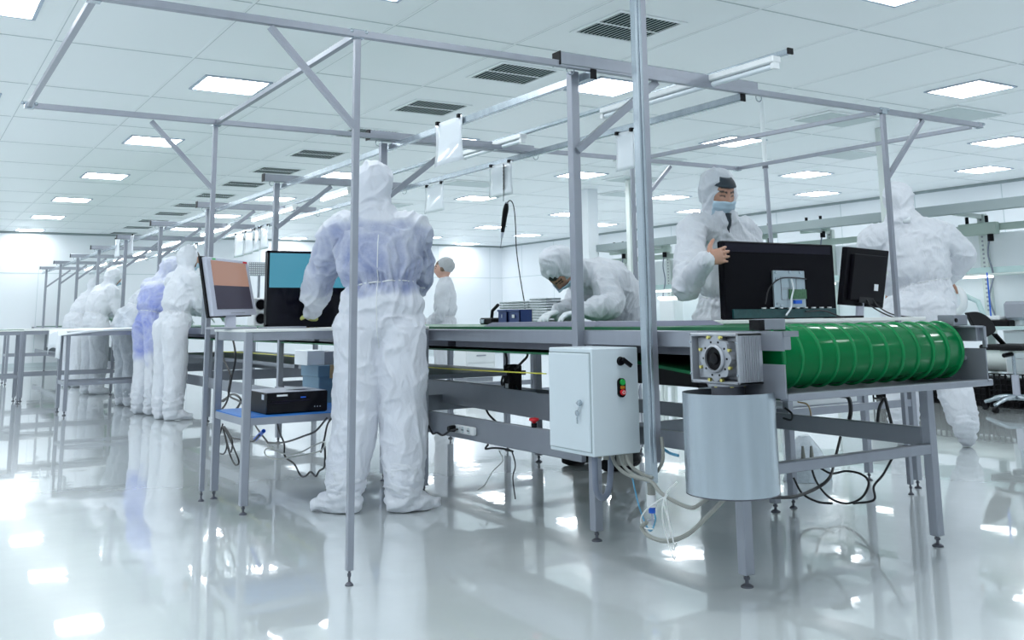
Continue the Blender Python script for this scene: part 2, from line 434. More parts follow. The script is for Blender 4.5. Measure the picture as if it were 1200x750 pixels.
# ------------------------------------------------------------------ overhead rack frame (front, free-standing)
t = thing('rack_frame', 'tall square-tube overhead frame spanning the conveyor end, thin posts and wings', 'frame', (1.54, 3.73, 0))
ZB = 2.175; w = .026
for x, y in ((1.54, 3.73), (1.535, 5.9), (4.85, 3.70), (4.68, 5.86)):
    G().bar((x, y, .055), (x, y, ZB-.013), w).build('post', 'alu', t, bevel=.002); foot_pad(t, x, y, .06, .016)
for y, xa, xb in ((3.73, .50, 5.80), (5.86, .50, 5.76)):
    G().bar((xa, y, ZB), (xb, y-.04 if y < 4 else y-.06, ZB), .03).build('beam', 'alu', t, bevel=.002)
for x0, x1 in ((.52, .52), (1.54, 1.535), (4.85, 4.68), (5.79, 5.73)):
    G().bar((x0, 3.75, ZB), (x1, 5.84, ZB), .026).build('rail', 'alu', t, bevel=.002)
for x, y, dx in ((1.54, 3.73, -.37), (1.535, 5.9, -.37), (4.85, 3.70, .37), (4.68, 5.86, .38)):
    G().bar((x, y+.0, ZB-.40), (x+dx, y, ZB-.02), .024).build('brace', 'alu', t)
for x, y in ((.52, 3.75), (.52, 5.86), (1.54, 3.73), (1.535, 5.88), (4.85, 3.70), (4.68, 5.84), (5.79, 3.70), (5.73, 5.81)):
    g = G()
    for s in (-1, 1): g.ball((x+s*.032, y-.016, ZB+.008), .011, 6)
    g.box((x-.024, y-.02, ZB-.018), (x+.024, y+.02, ZB+.018)); g.build('clamp', 'galv', t, smooth=True)

# ------------------------------------------------------------------ conveyor
cv = thing('conveyor', 'long green-belted assembly conveyor on grey legs with T-shaped overhead posts', 'conveyor', (3.3, 2.85, 0))
YA, YE = 2.93, 25.6
XN, XF = 2.70, 3.99          # outer side faces
g = G(); g.cham((XN, 2.55, .872), (XN+.04, YE, .938), .003); g.box((XN, 2.94, .76), (XN+.03, 3.02, .872)); g.build('side_rail', 'alu', cv)
g = G(); g.cham((XF-.04, 2.62, .872), (XF, YE, .938), .003); g.build('side_rail', 'alu', cv)
g = G(); g.box((XN+.045, 2.75, .935), (XF-.1, YE, .952)); g.build('belt', 'green_matt', cv)
g = G()
g.bar((XN+.06, 2.85, .745), (XN+.06, 3.6, .815), .01, .012, (1, 0, 0))
g.add([(XN+.05, 2.80, .735), (XF-.1, 2.80, .735), (XF-.1, 3.7, .815), (XN+.05, 3.7, .815), (XN+.05, 2.80, .745), (XF-.1, 2.80, .745), (XF-.1, 3.7, .825), (XN+.05, 3.7, .825)],
      [(0, 3, 2, 1), (4, 5, 6, 7), (0, 1, 5, 4), (1, 2, 6, 5), (2, 3, 7, 6), (3, 0, 4, 7)])
g.box((XN+.05, 3.7, .815), (XF-.1, YE, .825)); g.build('return_belt', 'green_matt', cv)
g = G()
for i in range(11): g.box((XN+.04, 3.0+i*2.2, .84), (XF-.04, 5.1+i*2.2, .934))
g.build('slider_bed', 'dark_steel', cv)
# drum with belt and raised ribs
RD = .116; YC, ZC = 2.745, .838; DX0, DX1 = XN+.07, 3.875
g = G(); g.lathe([(RD*.86, DX0), (RD*.97, DX0+.004), (RD, DX0+.012), (RD, DX1-.012), (RD*.97, DX1-.004), (RD*.86, DX1)], (0, YC, ZC), 'x', 64)
drum = g.build('drum', 'green', cv, smooth=True)
nr = 12
for i in range(nr):
    x = DX1-.018-i*(DX1-DX0-.03)/(nr-1)
    g = G(); R = []
    for j in range(65):
        a = 2*PI*j/64; R.append((x+.0, YC+(RD-.001)*math.cos(a), ZC+(RD-.001)*math.sin(a)))
    g.tube(R, .0085, 8, caps=False, side=(1, 0, 0)); g.build('rib', 'rib', drum, smooth=True)
# near end plate with slot (outline in the Y-Z plane)
def plate(pts, x0, x1, nm, mt, par):
    g = G(); n = len(pts); vs = [(x0, y, z) for y, z in pts]+[(x1, y, z) for y, z in pts]
    g.add(vs, [tuple(range(n)), tuple(range(2*n-1, n-1, -1))]+[(i, i+n, (i+1) % n+n, (i+1) % n) for i in range(n)])
    return g.build(nm, mt, par)
plate([(3.0, .938), (2.55, .938), (2.55, .868), (2.66, .868), (2.66, .82), (2.55, .82), (2.55, .700), (2.93, .700), (2.96, .74), (3.0, .76)], XN-.004, XN+.004, 'end_plate', 'steel', cv)
g = G().box((XN, 2.545, .918), (XN+.075, 2.60, .938)); g.build('end_tab', 'steel', cv)
plate([(3.0, .938), (2.60, .938), (2.60, .878), (2.72, .878), (2.72, .842), (2.60, .842), (2.60, .700), (3.0, .700)], XF-.02, XF-.012, 'end_plate', 'steel', cv)
G().cham((XF-.075, 2.60, .930), (XF-.012, 3.0, .938), .002).build('bearing_bracket', 'alu', cv)
G().box((XF-.012, 2.60, .846), (XF+.0, 2.615, .935)).build('bearing_bracket', 'alu', cv)
g = G().cyl((XF-.034, 2.70, .80), (XF-.02, 2.70, .80), .011, 12); g.cyl((XF-.034, 2.70, .905), (XF-.02, 2.70, .905), .009, 12); g.cyl((DX1-.02, YC, ZC), (XF, YC, ZC), .022, 16)
g.build('axle', 'cast', cv, smooth=True)
g = G().cham((XN+.06, 2.60, .685), (XF+.02, 2.64, .712), .003); g.box((XN+.06, 2.64, .700), (XF, 2.90, .708)); g.build('drip_tray', 'alu', cv)
# legs, beams
LY = [2.85]+[3.79+2.225*i for i in range(0, 10)]
for i, y in enumerate(LY):
    for x in (2.755, 3.888):
        zt = .70 if i == 0 else .872
        G().cham((x-.0225, y-.0225, .045), (x+.0225, y+.0225, zt), .003).build('leg', 'alu', cv); foot_pad(cv, x, y, .05, .024)
G().cham((2.755, 2.83, .388), (3.888, 2.87, .430), .003).build('cross_brace', 'alu', cv)
for y in LY[1:]:
    G().box((2.76, y-.012, .40), (3.885, y+.012, .50)).build('cross_brace', 'steel', cv)
G().cham((2.70, 3.82, .342), (2.73, 8.2, .462), .004).build('lower_beam', 'steel', cv)
G().cham((2.74, 2.85, .46), (2.765, 3.8, .53), .003).build('lower_beam', 'steel', cv)
G().cham((3.86, 2.87, .42), (3.885, 8.2, .50), .004).build('lower_beam', 'steel', cv)
G().cham((2.71, 8.3, .342), (2.74, YE-.3, .442), .004).build('lower_beam', 'steel', cv)
G().cham((3.86, 8.3, .42), (3.885, YE-.3, .50), .004).build('lower_beam', 'steel', cv)
g = G(); g.box((2.9, 6.03, .60), (3.8, 8.2, .63)); g.box((2.9, 8.3, .60), (3.8, 12.6, .63)); g.build('under_shelf', 'steel', cv)
# diagonal-looking trough under the first bay
g = G(); g.bar((2.95, 3.82, .52), (3.3, 8.1, .52), .012, .14, (0, 0, 1)); g.build('cable_trough', 'steel', cv)
G().bar((3.85, 3.85, .775), (3.85, 8.1, .775), .035, .045).build('lower_beam', 'dark_steel', cv)
# T-shaped overhead posts
ZT = 2.20
for i in range(10):
    y = 3.80+2.225*i; x = 2.685
    G().cham((x-.0225, y-.0225, .872 if i else .845), (x+.0225, y+.0225, ZT-.03), .003).build('overhead_post', 'alu', cv)
    ar = G().cham((2.545, y-.105, ZT-.03), (3.83, y-.045, ZT+.03), .003).build('overhead_arm', 'alu', cv)
    G().box((2.540, y-.108, ZT-.033), (2.546, y-.042, ZT+.033)).build('end_cap', 'black', ar)
    G().bar((x+.0, y-.02, ZT-.42), (x+.47, y-.06, ZT-.04), .035).build('brace', 'alu', cv)
    for xx in (2.62, 3.86):
        g = G(); R = [(xx+.022*math.cos(a*PI/6), y-.075, ZT-.045+.022*math.sin(a*PI/6)) for a in range(13)]; g.tube(R, .003, 5, caps=False)
        g.build('hook_ring', 'galv', cv, smooth=True)
# rails along the line under the arms
for nm, x, ya, lab in (('hanging_rail', 2.735, 3.70, 'long light rail hung under the near ends of the overhead arms'), ('hanging_rail', 3.735, 3.72, 'long rail hung under the far ends of the overhead arms, screwdriver hanging from it')):
    t = thing(nm, lab, 'rail', (x, ya, ZT-.03), 'rails hung under the overhead arms')
    G().cham((x-.014, ya, ZT-.075), (x+.014, 25.0, ZT-.035), .003).build('channel', 'galv', t)
    G().box((x-.017, ya-.006, ZT-.08), (x+.017, ya, ZT-.032)).build('end_cap', 'black', t)
t = thing('hanging_rail', 'long rail above the overhead arms carrying the tube lamps, jutting toward the camera', 'rail', (3.535, 3.195, ZT), 'rails hung under the overhead arms')
G().cham((3.52, 3.195, ZT+.031), (3.55, 25.0, ZT+.055), .003).build('channel', 'galv', t)
G().box((3.517, 3.187, ZT+.028), (3.553, 3.195, ZT+.058)).build('end_cap', 'black', t)
# tube lamps below that rail
lab0 = 'long white tube lamp on the raised rail, %s from the camera'
def tube_lamp(y0, y1, lit, lab):
    t = thing('tube_lamp', lab, 'lamp', (3.50, y0, ZT), 'tube lamps along the conveyor')
    z = ZT-.004; xc = 3.50
    G().cham((xc-.025, y0, z), (xc+.035, y1, z+.034), .006).build('housing', 'white', t)
    g = G().tube([(xc, y0+.03, z-.014), (xc, y1-.03, z-.014)], .014, 10); g.build('tube', 'tube' if lit else 'tube_off', t, smooth=True)
    for yy in (y0+.012, y1-.012): G().box((xc-.018, yy-.012, z-.030), (xc+.018, yy+.012, z)).build('end_socket', 'white', t)
n = 0
for (u0, v0), (u1, v1), l in (((910, 72), (706, 131), 0), ((613, 159), (543, 183), 0), ((410, 223), (377, 233), 1), ((345, 243), (296, 258), 1), ((272, 264), (236, 276), 1), ((216, 281), (190, 290), 1), ((178, 294), (157, 300), 1), ((146, 303), (134, 307), 1), ((126, 309), (116, 312), 1), ((110, 313), (100, 316), 1)):
    a = at(u0, v0, X=3.50); b = at(u1, v1, X=3.50); tube_lamp(a.y, b.y, l, lab0 % ORD[n]); n += 1
# hanging sheets
def hung_sheet(us, vs, X, lab, mt='sleeve', z0=None):
    """us = left, right px; vs = top, bottom px at the left edge"""
    a = at(us[0], vs[0], X=X); b = at(us[1], vs[1], X=X); c = at(us[0], vs[2], X=X)
    hgt = a.z-c.z; zt = (a.z+b.z)/2
    t = thing('hanging_sheet', lab, 'paper sheet', (X, a.y, zt), 'paper sheets hung from the rails')
    g = G(); n = 8; v_ = []; f_ = []
    for i in range(n+1):
        for j in range(n+1):
            s_ = i/n; r_ = j/n; v_.append((X+.006*math.sin(3*s_+4*r_), a.y+(b.y-a.y)*s_, zt-hgt*r_))
    for i in range(n):
        for j in range(n): q = i*(n+1)+j; f_.append((q, q+1, q+n+2, q+n+1))
    g.add(v_, f_); o = g.build('sheet', mt, t, smooth=True); sm = o.modifiers.new('thick', 'SOLIDIFY'); sm.thickness = .0015
    for y in (a.y*.9+b.y*.1, a.y*.12+b.y*.88): G().box((X-.012, y-.011, zt-.012), (X+.012, y+.011, zt+.010)).build('clip', 'black', t)
    g = G()
    for k in range(7): g.box((X-.004, a.y*.85+b.y*.15, zt-hgt*(.2+.09*k)), (X-.002, a.y*.2+b.y*.8, zt-hgt*(.2+.09*k)-.003))
    return t
hung_sheet((510, 542), (145, 135, 195), 2.71, 'large white sheet in a sleeve hung nearest on the near rail')
hung_sheet((498, 520), (219, 213, 251), 3.71, 'small clear-sleeved sheet on the far rail, right beside the front worker')
hung_sheet((573, 600), (195, 188, 233), 3.71, 'clear sleeve hung behind the cord of the electric screwdriver')
hung_sheet((721, 743), (157, 151, 202), 3.71, 'white sheet hung on the far rail just left of the thick drop post')
for k, (ua, ub, va) in enumerate(((275, 286, 272), (287, 297, 269), (298, 304, 266), (305, 315, 263))):
    hung_sheet((ua, ub), (va+3, va, va+30), 3.71, 'small white sheet in the row above the big blue screen, %s from the left' % ORD[k])
for k, (ua, ub, va) in enumerate(((214, 222, 288), (223, 231, 285), (135, 141, 277), (147, 157, 275))):
    hung_sheet((ua, ub), (va+3, va, va+25), 3.71 if k < 2 else 2.72, 'small white sheet hung above the row of leaning workers, %s from the right' % ORD[3-k if k > 1 else 1-k])
# electric screwdriver on a coiled cord
p = at(591, 190, X=3.735)
t = thing('electric_screwdriver', 'black electric screwdriver hanging by a coiled cord from the far rail', 'screwdriver', (p.x, p.y, 1.2))
pts = []
a = at(590, 192, X=3.70); b = at(590, 222, X=3.70)
for i in range(61):
    s_ = i/60; c = a.lerp(b, s_); q = 2*PI*s_*7; pts.append(c+Vector((.012*math.cos(q), .022*math.cos(q), .012*math.sin(q)))*(1 if .05 < s_ < .95 else 0))
G().tube(pts, .004, 6).build('coiled_cord', 'cable', t, smooth=True)
G().tube([b, at(590, 236, X=3.70)], .003, 6).build('hook', 'dark_steel', t)
A_, B_, C_, D_, E_ = [at(u, v, X=3.70) for u, v in ((594, 237), (591, 256), (589, 272), (588, 279), (586.5, 291))]
G().tube(spline([A_, A_.lerp(B_, .5), B_, C_], 4), [.010, .014, .018, .020, .021, .021, .020, .019, .019, .018, .017, .015, .013], 12).build('handle', 'black', t, smooth=True)
G().tube([A_, A_.lerp(B_, .45)], [.011, .0185], 10).build('grey_shell', 'grey', t, smooth=True)
G().tube([C_, D_], [.012, .008], 10).build('chuck', 'silver', t, smooth=True)
G().tube([D_, E_], [.0035, .0015], 6).build('bit', 'dark_steel', t, smooth=True)
cable('screwdriver_cable', [at(u, v, X=3.70) for u, v in ((593, 239), (598, 235), (602, 242), (604, 262), (605, 290), (608, 315), (612, 340), (615, 358), (615, 371))], .0042, 'cable', 'thin dark cable from the hanging screwdriver down to the belt', ns=5)
# ------------------------------------------------------------------ drop post
t = thing('drop_post', 'thick silver utility post dropping from the ceiling to the conveyor side', 'post', (2.655, 3.262, .33))
x, y = 2.652, 3.262
g = G(); g.cham((x-.024, y-.028, .33), (x+.014, y+.012, H), .003); g.build('channel', 'galv', t)
g = G(); g.box((x+.0, y-.029, .41), (x+.034, y+.014, H)); g.build('side_channel', 'alu', t)
g = G(); g.cham((x-.010, y-.0345, .41), (x+.004, y-.028, H), .002); g.build('lip', 'galv', t)
g = G(); g.cyl((x-.008, y-.007, .285), (x-.008, y-.007, .335), .0165, 16); g.build('coupling', 'beige', t, smooth=True)
g = G(); g.cyl((x-.008, y-.007, .238), (x-.008, y-.007, .285), .020, 16); g.build('socket', 'white', t, smooth=True)
g = G(); g.cyl((x-.008, y-.007, .215), (x-.008, y-.007, .238), .014, 16); g.build('fitting', 'blue', t, smooth=True)
g = G(); g.cyl((x-.008, y-.007, .165), (x-.008, y-.007, .215), .005, 8); g.bar((x-.03, y-.007, .188), (x+.01, y-.007, .188), .008); g.build('valve', 'silver', t, smooth=True)

# ------------------------------------------------------------------ control cabinet
cx0, cx1, cy0, cy1, cz0, cz1 = 2.455, 2.70, 3.385, 3.705, .432, .868
t = thing('control_cabinet', 'pale grey electrical cabinet mounted on the conveyor leg, key in its door', 'cabinet', (2.58, 3.54, cz0))
G().cham((cx0, cy0, cz0), (cx1, cy1, cz1), .004).build('body', 'cab', t)
d = G().cham((cx0-.010, cy0+.012, cz0+.018), (cx0+.002, cy1-.012, cz1-.022), .003).build('door', 'cab', t)
g = G()
for a, b in (((cy0+.009, cz0+.015), (cy1-.009, cz0+.017)), ((cy0+.009, cz1-.021), (cy1-.009, cz1-.017)), ((cy0+.009, cz0+.015), (cy0+.012, cz1-.02)), ((cy1-.012, cz0+.015), (cy1-.009, cz1-.02))):
    g.box((cx0-.0015, a[0], a[1]), (cx0+.001, b[0], b[1]))
g.build('door_gap', 'trim', t)
y_, z_ = cy0+.072, .645
G().lathe([(.013, -.018), (.013, -.010)], (cx0, y_, z_), 'x', 16).build('lock', 'galv', t, smooth=True)
g = G(); g.box((cx0-.030, y_-.020, z_-.003), (cx0-.016, y_+.004, z_+.003)); g.lathe([(.010, -.031), (.010, -.028)], (cx0, y_-.012, z_), 'x', 12)
g.lathe([(.012, -.022), (.012, -.019)], (cx0, y_+.012, z_-.042), 'x', 12); g.box((cx0-.022, y_+.008, z_-.085), (cx0-.019, y_+.014, z_-.05)); g.tube([(cx0-.02, y_-.01, z_-.01), (cx0-.02, y_+.01, z_-.035)], .0015, 5)
g.build('key', 'galv', t)
sx = cx0+.150; g = G(); g.lathe([(.016, -.012), (.019, -.002), (.019, 0)], (sx, cy0, .812), 'y', 18); g.bar((sx-.004, cy0-.022, .822), (sx+.038, cy0-.026, .792), .012, .016); g.build('selector_switch', 'black', t, smooth=False)
g = G(); R = []
for k in range(24):
    a = 2*PI*k/24; R.append((sx-.002+.0185*math.cos(a), .703+(.021 if math.sin(a) > 0 else -.021)+.0185*math.sin(a)))
g.add([(p[0], cy0-.012, p[1]) for p in R]+[(p[0], cy0+.001, p[1]) for p in R], [tuple(range(24))]+[(i, i+24, (i+1) % 24+24, (i+1) % 24) for i in range(24)])
pb = g.build('button_station', 'black', t)
G().lathe([(.0115, -.020), (.013, -.010)], (sx-.002, cy0, .726), 'y', 16).build('start_button', 'greenb', pb, smooth=True)
G().cbox((sx-.002, cy0-.014, .705), (.020, .006, .012)).build('middle_button', 'orange', pb)
G().lathe([(.0115, -.022), (.013, -.010)], (sx-.002, cy0, .685), 'y', 16).build('stop_button', 'red', pb, smooth=True)
g = G(); R = [(sx-.002+.006*math.cos(a*PI/8), cy0-.0225, .685+.006*math.sin(a*PI/8)) for a in range(17)]; g.tube(R, .0012, 5, caps=False); g.build('stop_mark', 'white', pb)
g = G()
for yy in (cy0+.05, cy0+.10, cy0+.15, cy0+.2):
    for xx in (cx0+.1, cx0+.17): g.cyl((xx, yy, cz0-.022), (xx, yy, cz0), .012, 10)
g.build('cable_glands', 'beige', t, smooth=True)
G().box((cx0+.16, cy0+.01, cz0-.05), (cx0+.21, cy0+.06, cz0)).build('terminal_box', 'beige', t)

# ------------------------------------------------------------------ gear motor and its shroud
gx0, gx1, gy0, gy1, gz0, gz1 = 2.578, 2.70, 2.655, 2.915, .748, .933
t = thing('gear_motor', 'cast aluminium right-angle gearbox with bolted ring flange on the conveyor side', 'gearbox', (2.64, 2.78, gz0))
YF = gy1-.142   # flange centre
zf = (gz0+gz1)/2
g = G(); g.cham((gx0+.03, gy0+.02, gz0+.012), (gx1, gy1-.01, gz1-.012), .008)
for a, b in (((gy0, gz0), (gy1, gz0+.012)), ((gy0, gz1-.012), (gy1, gz1)), ((gy1-.012, gz0), (gy1, gz1)), ((gy0, gz0), (gy0+.012, gz1))):
    g.cham((gx0, a[0], a[1]), (gx1, b[0], b[1]), .003)
g.build('housing', 'cast', t)
g = G()
for i in range(8): xx = gx0+.022+i*.011; g.box((xx, gy0-.004, gz0+.01), (xx+.0035, gy0+.004, gz1-.01))
g.build('cooling_fins', 'cast', t)
# scalloped flange
g = G(); n = 80; vs = []; cyf = YF-.01
for k in range(n):
    a = 2*PI*k/n; r = .078+.006*math.cos(8*a)
    vs.append((gx0-.012, cyf+r*math.cos(a), zf+r*math.sin(a)))
vs += [(gx0+.035, p[1], p[2]) for p in vs]
g.add(vs, [tuple(range(n))]+[(i, (i+1) % n, (i+1) % n+n, i+n) for i in range(n)])
fl = g.build('flange', 'cast', t)
G().lathe([(.043, 0), (.052, 0), (.052, -.008), (.047, -.012), (.043, -.012)], (gx0-.012, cyf, zf), 'x', 36, closed=True).build('bearing_ring', 'cast', t, smooth=True)
G().lathe([(.043, -.001), (.042, -.004), (.022, -.003), (.020, -.010), (.010, -.011)], (gx0-.011, cyf, zf), 'x', 28).build('hollow_shaft', 'black', t, smooth=True)
for k in range(8):
    a = 2*PI*(k+.5)/8; yy, zz = cyf+.083*math.cos(a), zf+.083*math.sin(a)
    if abs(zz-zf) > .089: zz = zf+math.copysign(.085, zz-zf)
    G().lathe([(.0065, -.012), (.0065, 0)], (gx0-.006, yy, zz), 'x', 6).build('flange_bolt', 'gold', t)
g = G()
for k in range(10):
    a = 2*PI*k/10; g.lathe([(.0042, -.0015), (.0042, 0)], (gx0-.012, cyf+.062*math.cos(a), zf+.062*math.sin(a)), 'x', 8)
g.build('flange_holes', 'black', t)
g = G()
for yy in (gy1-.006, gy0+.006):
    for zz in (gz0+.035, gz1-.035): g.lathe([(.004, -.003), (.004, 0)], (gx0, yy, zz), 'x', 8)
g.build('corner_screws', 'galv', t)
G().lathe([(.07, -.008), (.07, .0)], (2.635, 2.775, gz0), 'z', 28).build('motor_flange', 'cast', t, smooth=True)
g = G()
for k in range(6): a = 2*PI*k/6; g.lathe([(.008, 0), (.008, .008)], (2.635+.058*math.cos(a), 2.775+.058*math.sin(a), gz0-.012), 'z', 6)
g.build('motor_bolts', 'gold', t)
G().cyl((2.635, 2.775, .44), (2.635, 2.775, gz0-.008), .062, 24).build('motor', 'dark_steel', t, smooth=True)
t = thing('motor_guard', 'round sheet metal guard drum hanging under the gearbox', 'guard', (2.595, 2.735, .36))
c = (2.595, 2.735, 0)
G().lathe([(.166, .372), (.166, .722), (.163, .722), (.163, .376)], c, 'z', 64, closed=True).build('shell', 'galv', t, smooth=True)
G().lathe([(.158, .366), (.166, .368), (.166, .372), (.02, .374)], c, 'z', 48).build('bottom_disc', 'dark_steel', t, smooth=True)
# sensor block at the belt end, both sides
t = thing('sensor_block', 'grey metal block with black end on the belt beside the gearbox', 'block', (2.80, 2.72, .94))
g = G(); g.cham((2.745, 2.68, .94), (2.855, 2.74, .982), .003); g.build('body', 'steel', t)
G().box((2.722, 2.682, .941), (2.745, 2.738, .979)).build('dark_end', 'black', t)
t = thing('roller_block', 'grey metal block with a black hole beside the leaning worker, at the drum far end', 'block', (3.93, 2.72, .94))
G().cham((3.885, 2.68, .94), (3.985, 2.76, .985), .003).build('body', 'steel', t)
G().lathe([(.009, -.004), (.009, 0)], (3.90, 2.68, .962), 'y', 14).build('hole', 'black', t)

# ------------------------------------------------------------------ hoses and cables under the cabinet
cable('conduit', [(2.50, 3.44, .44), (2.50, 3.44, .36), (2.51, 3.45, .29), (2.545, 3.46, .255), (2.585, 3.47, .27), (2.61, 3.48, .35), (2.62, 3.49, .45)], .0135, 'cable_dg', 'thick grey conduit looping under the control cabinet', n=12)
def pxc(name, uv, X, r, m, label, **k):
    r = r*1.25 if m == 'cable' else r
    return cable(name, [at(u, v, X=(X[i] if isinstance(X, (list, tuple)) else X)) for i, (u, v) in enumerate(uv)], r, m, label, **k)
pxc('motor_cable', [(716, 531), (722, 545), (735, 556), (752, 561), (764, 565), (775, 578), (795, 590), (812, 595), (828, 585), (850, 574)], 2.60, .0075, 'beige', 'beige cable from the cabinet glands to under the guard drum', n=8)
pxc('motor_hose', [(758, 612), (752, 618), (762, 629), (782, 634), (806, 626), (828, 606), (855, 578)], 2.52, .0085, 'beige', 'thick beige hose sagging from the guard drum to the water fitting', n=8)
pxc('gland_cable', [(726, 531), (731, 546), (745, 558), (760, 562)], 2.62, .007, 'cable_g', 'grey cable bundle strand from the cabinet glands, nearest the door', n=8)
pxc('gland_cable', [(733, 531), (738, 544), (750, 554), (765, 560)], 2.63, .007, 'beige', 'beige cable strand from the cabinet glands, nearest the drop post', n=8)
pxc('looping_cable', [(775, 512), (777, 536), (772, 550), (764, 558)], 2.68, .007, 'beige', 'brownish cable curving behind the thick drop post', n=8)
pxc('water_hose', [(741, 560), (748, 590), (757, 615), (763, 622), (768, 610), (767, 602)], 2.60, .0035, 'hose_b', 'thin blue hose hanging beside the water fitting')
pxc('air_hose', [(776, 525), (785, 531), (795, 534)], 2.72, .006, 'hose_b', 'short blue hose between the drop post and the guard drum')
pxc('white_cable', [(780, 582), (770, 588), (757, 598), (751, 608), (754, 618), (765, 620)], 2.58, .0028, 'cable_w', 'white cable looped round the water fitting')
pxc('white_cable', [(793, 565), (781, 578), (776, 600), (780, 625), (788, 650), (791, 655), (790, 640), (784, 612), (778, 590), (782, 580)], 2.50, .0028, 'cable_w', 'white cable hanging almost to the floor left of the guard drum')
pxc('white_cable', [(780, 583), (783, 605), (786, 630), (789, 645), (793, 636)], 2.54, .0026, 'cable_w', 'white cable hanging behind the longer white loop')

# ------------------------------------------------------------------ socket strip, emergency stop, wire on the lower beam
p = at(536, 498, X=2.695); q = at(558, 509, X=2.695)
t = thing('socket_strip', 'white socket strip fixed on the lower beam with one black plug', 'socket', (2.69, p.y, p.z))
G().cham((2.672, q.y, q.z-.008), (2.70, p.y, p.z+.004), .006).build('body', 'white', t)
for k in range(3):
    yy = p.y+(q.y-p.y)*(.2+.3*k); G().lathe([(.016, -.003), (.017, 0)], (2.672, yy, (p.z+q.z)/2), 'x', 16).build('socket', 'seam', t, smooth=True)
    g = G()
    for s in (-1, 1): g.lathe([(.003, -.004), (.003, 0)], (2.670, yy+s*.007, (p.z+q.z)/2), 'x', 8)
    g.build('pin_holes', 'black', t)
c = at(537, 504, X=2.66)
G().lathe([(.014, -.03), (.018, -.01), (.018, .012)], (c.x, p.y-.012, (p.z+q.z)/2), 'x', 14).build('plug', 'black', t, smooth=True)
pxc('plug_cable', [(536, 503), (527, 505), (519, 510), (512, 507), (507, 508), (502, 499)], 2.64, .005, 'cable', 'short black cable from the plug behind the front worker')
p = at(625, 497, X=2.71)
t = thing('emergency_stop', 'red mushroom emergency stop on top of the lower beam', 'button', (2.715, p.y, .462))
G().lathe([(.014, 0), (.014, .02)], (2.715, p.y, .462), 'z', 14).build('collar', 'black', t, smooth=True)
G().lathe([(.008, .02), (.012, .026), (.026, .034), (.024, .044), (.008, .047)], (2.715, p.y, .462), 'z', 20).build('head', 'red', t, smooth=True)
pxc('earth_wire', [(262, 412), (300, 414), (360, 419), (440, 425), (510, 431), (560, 434), (640, 438)], 2.80, .0035, 'yellow', 'taut yellow and green wire strung under the conveyor')
t = thing('power_adapter', 'black power adapter strapped to a post under the conveyor', 'adapter', at(601, 444, X=3.70))
c = at(601, 444, X=3.70); G().cham((c.x-.05, c.y-.05, c.z-.10), (c.x+.05, c.y+.05, c.z+.10), .012).build('body', 'black', t); G().box((c.x-.052, c.y-.02, c.z-.06), (c.x-.05, c.y+.02, c.z-.03)).build('sticker', 'paper', t)
pxc('adapter_cable', [(603, 433), (612, 424), (618, 417), (617, 408)], 3.65, .007, 'cable', 'black cable rising to the right from the power adapter')
pxc('adapter_cable', [(597, 433), (590, 450), (588, 446), (594, 425), (592, 412)], 3.65, .007, 'cable', 'black cable looping left of the power adapter')
pxc('adapter_cable', [(604, 452), (608, 460), (612, 467)], 3.65, .007, 'cable', 'black cable falling to the right below the power adapter')
pxc('hanging_cable', [(569, 478), (573, 486), (581, 494)], 3.5, .006, 'cable', 'short black cable falling behind the lower beam')
pxc('loose_cable', [(572, 521), (569, 526), (578, 525), (590, 526), (601, 529)], 2.74, .0045, 'cable', 'black cable loop hanging just under the lower beam')
pxc('floor_cable', [(585, 528), (589, 540), (577, 553), (568, 568), (560, 574)], 2.74, .003, 'cable_g', 'thin grey cable dangling toward the floor behind the front worker')
pxc('door_cable', [(600, 529), (604, 545), (601, 560), (604, 585)], 2.76, .003, 'cable', 'thin black cable dangling beside the second leg')

# cables on the floor under the drum
def flo(name, pts, r, m, lab, **k): return cable(name, [at(u, v, Z=z) for u, v, z in pts], r, m, lab, **k)
K = 3.9
pxc('floor_cable_loop', [(900, 583), (930, 582), (955, 573), (972, 560), (978, 540), (985, 512)], [3.3, 3.5, 3.7, 3.8, 3.9, 4.0], .006, 'cable', 'thick black cable curving on the floor under the conveyor end')
pxc('thin_floor_cable', [(950, 545), (957, 565), (972, 583), (992, 590), (1010, 583), (1018, 566), (1010, 556), (992, 552), (975, 555), (962, 549)], 4.1, .0045, 'cable', 'thin black cable lying in a big loop under the drum')
pxc('dangling_cable', [(1046, 536), (1035, 556), (1024, 570), (1024, 586), (1000, 590)], 4.0, .0045, 'cable', 'black cable dangling right of the floor loop to the floor')
pxc('dangling_cable', [(930, 560), (940, 578), (958, 588), (975, 590)], 4.0, .0045, 'cable', 'black cable dangling left of the floor loop beside the plastic bag')
pxc('hooked_cable', [(985, 464), (994, 466), (997, 480), (994, 498)], 3.92, .008, 'cable', 'thick black cable bowed beneath the drum tray')
pxc('forked_cable', [(1036, 466), (1030, 480), (1028, 501)], 3.95, .006, 'cable', 'left strand of the forked black cable under the drum')
pxc('forked_cable', [(1037, 466), (1041, 482), (1046, 502)], 3.95, .006, 'cable', 'right strand of the forked black cable under the drum')
pxc('pale_cable', [(935, 471), (946, 474), (950, 484), (950, 496)], 3.9, .004, 'tan', 'pale tan cable beneath the left end of the drum')
pxc('hooked_cable', [(920, 478), (928, 485), (927, 492), (918, 490)], 3.5, .004, 'cable', 'small black cable hook near the end plate')
for (u, v), lab in (((941, 531), 'brown cable plug hanging left above the crossbeam'), ((951, 531), 'brown cable plug hanging right above the crossbeam')):
    c = at(u, v, X=4.0); o = G().cyl(c-Vector((0, 0, .035)), c+Vector((0, 0, .035)), .013, 10, .006).build('cable_plug', 'beige', smooth=True, loc=c); tag(o, lab, 'plug')

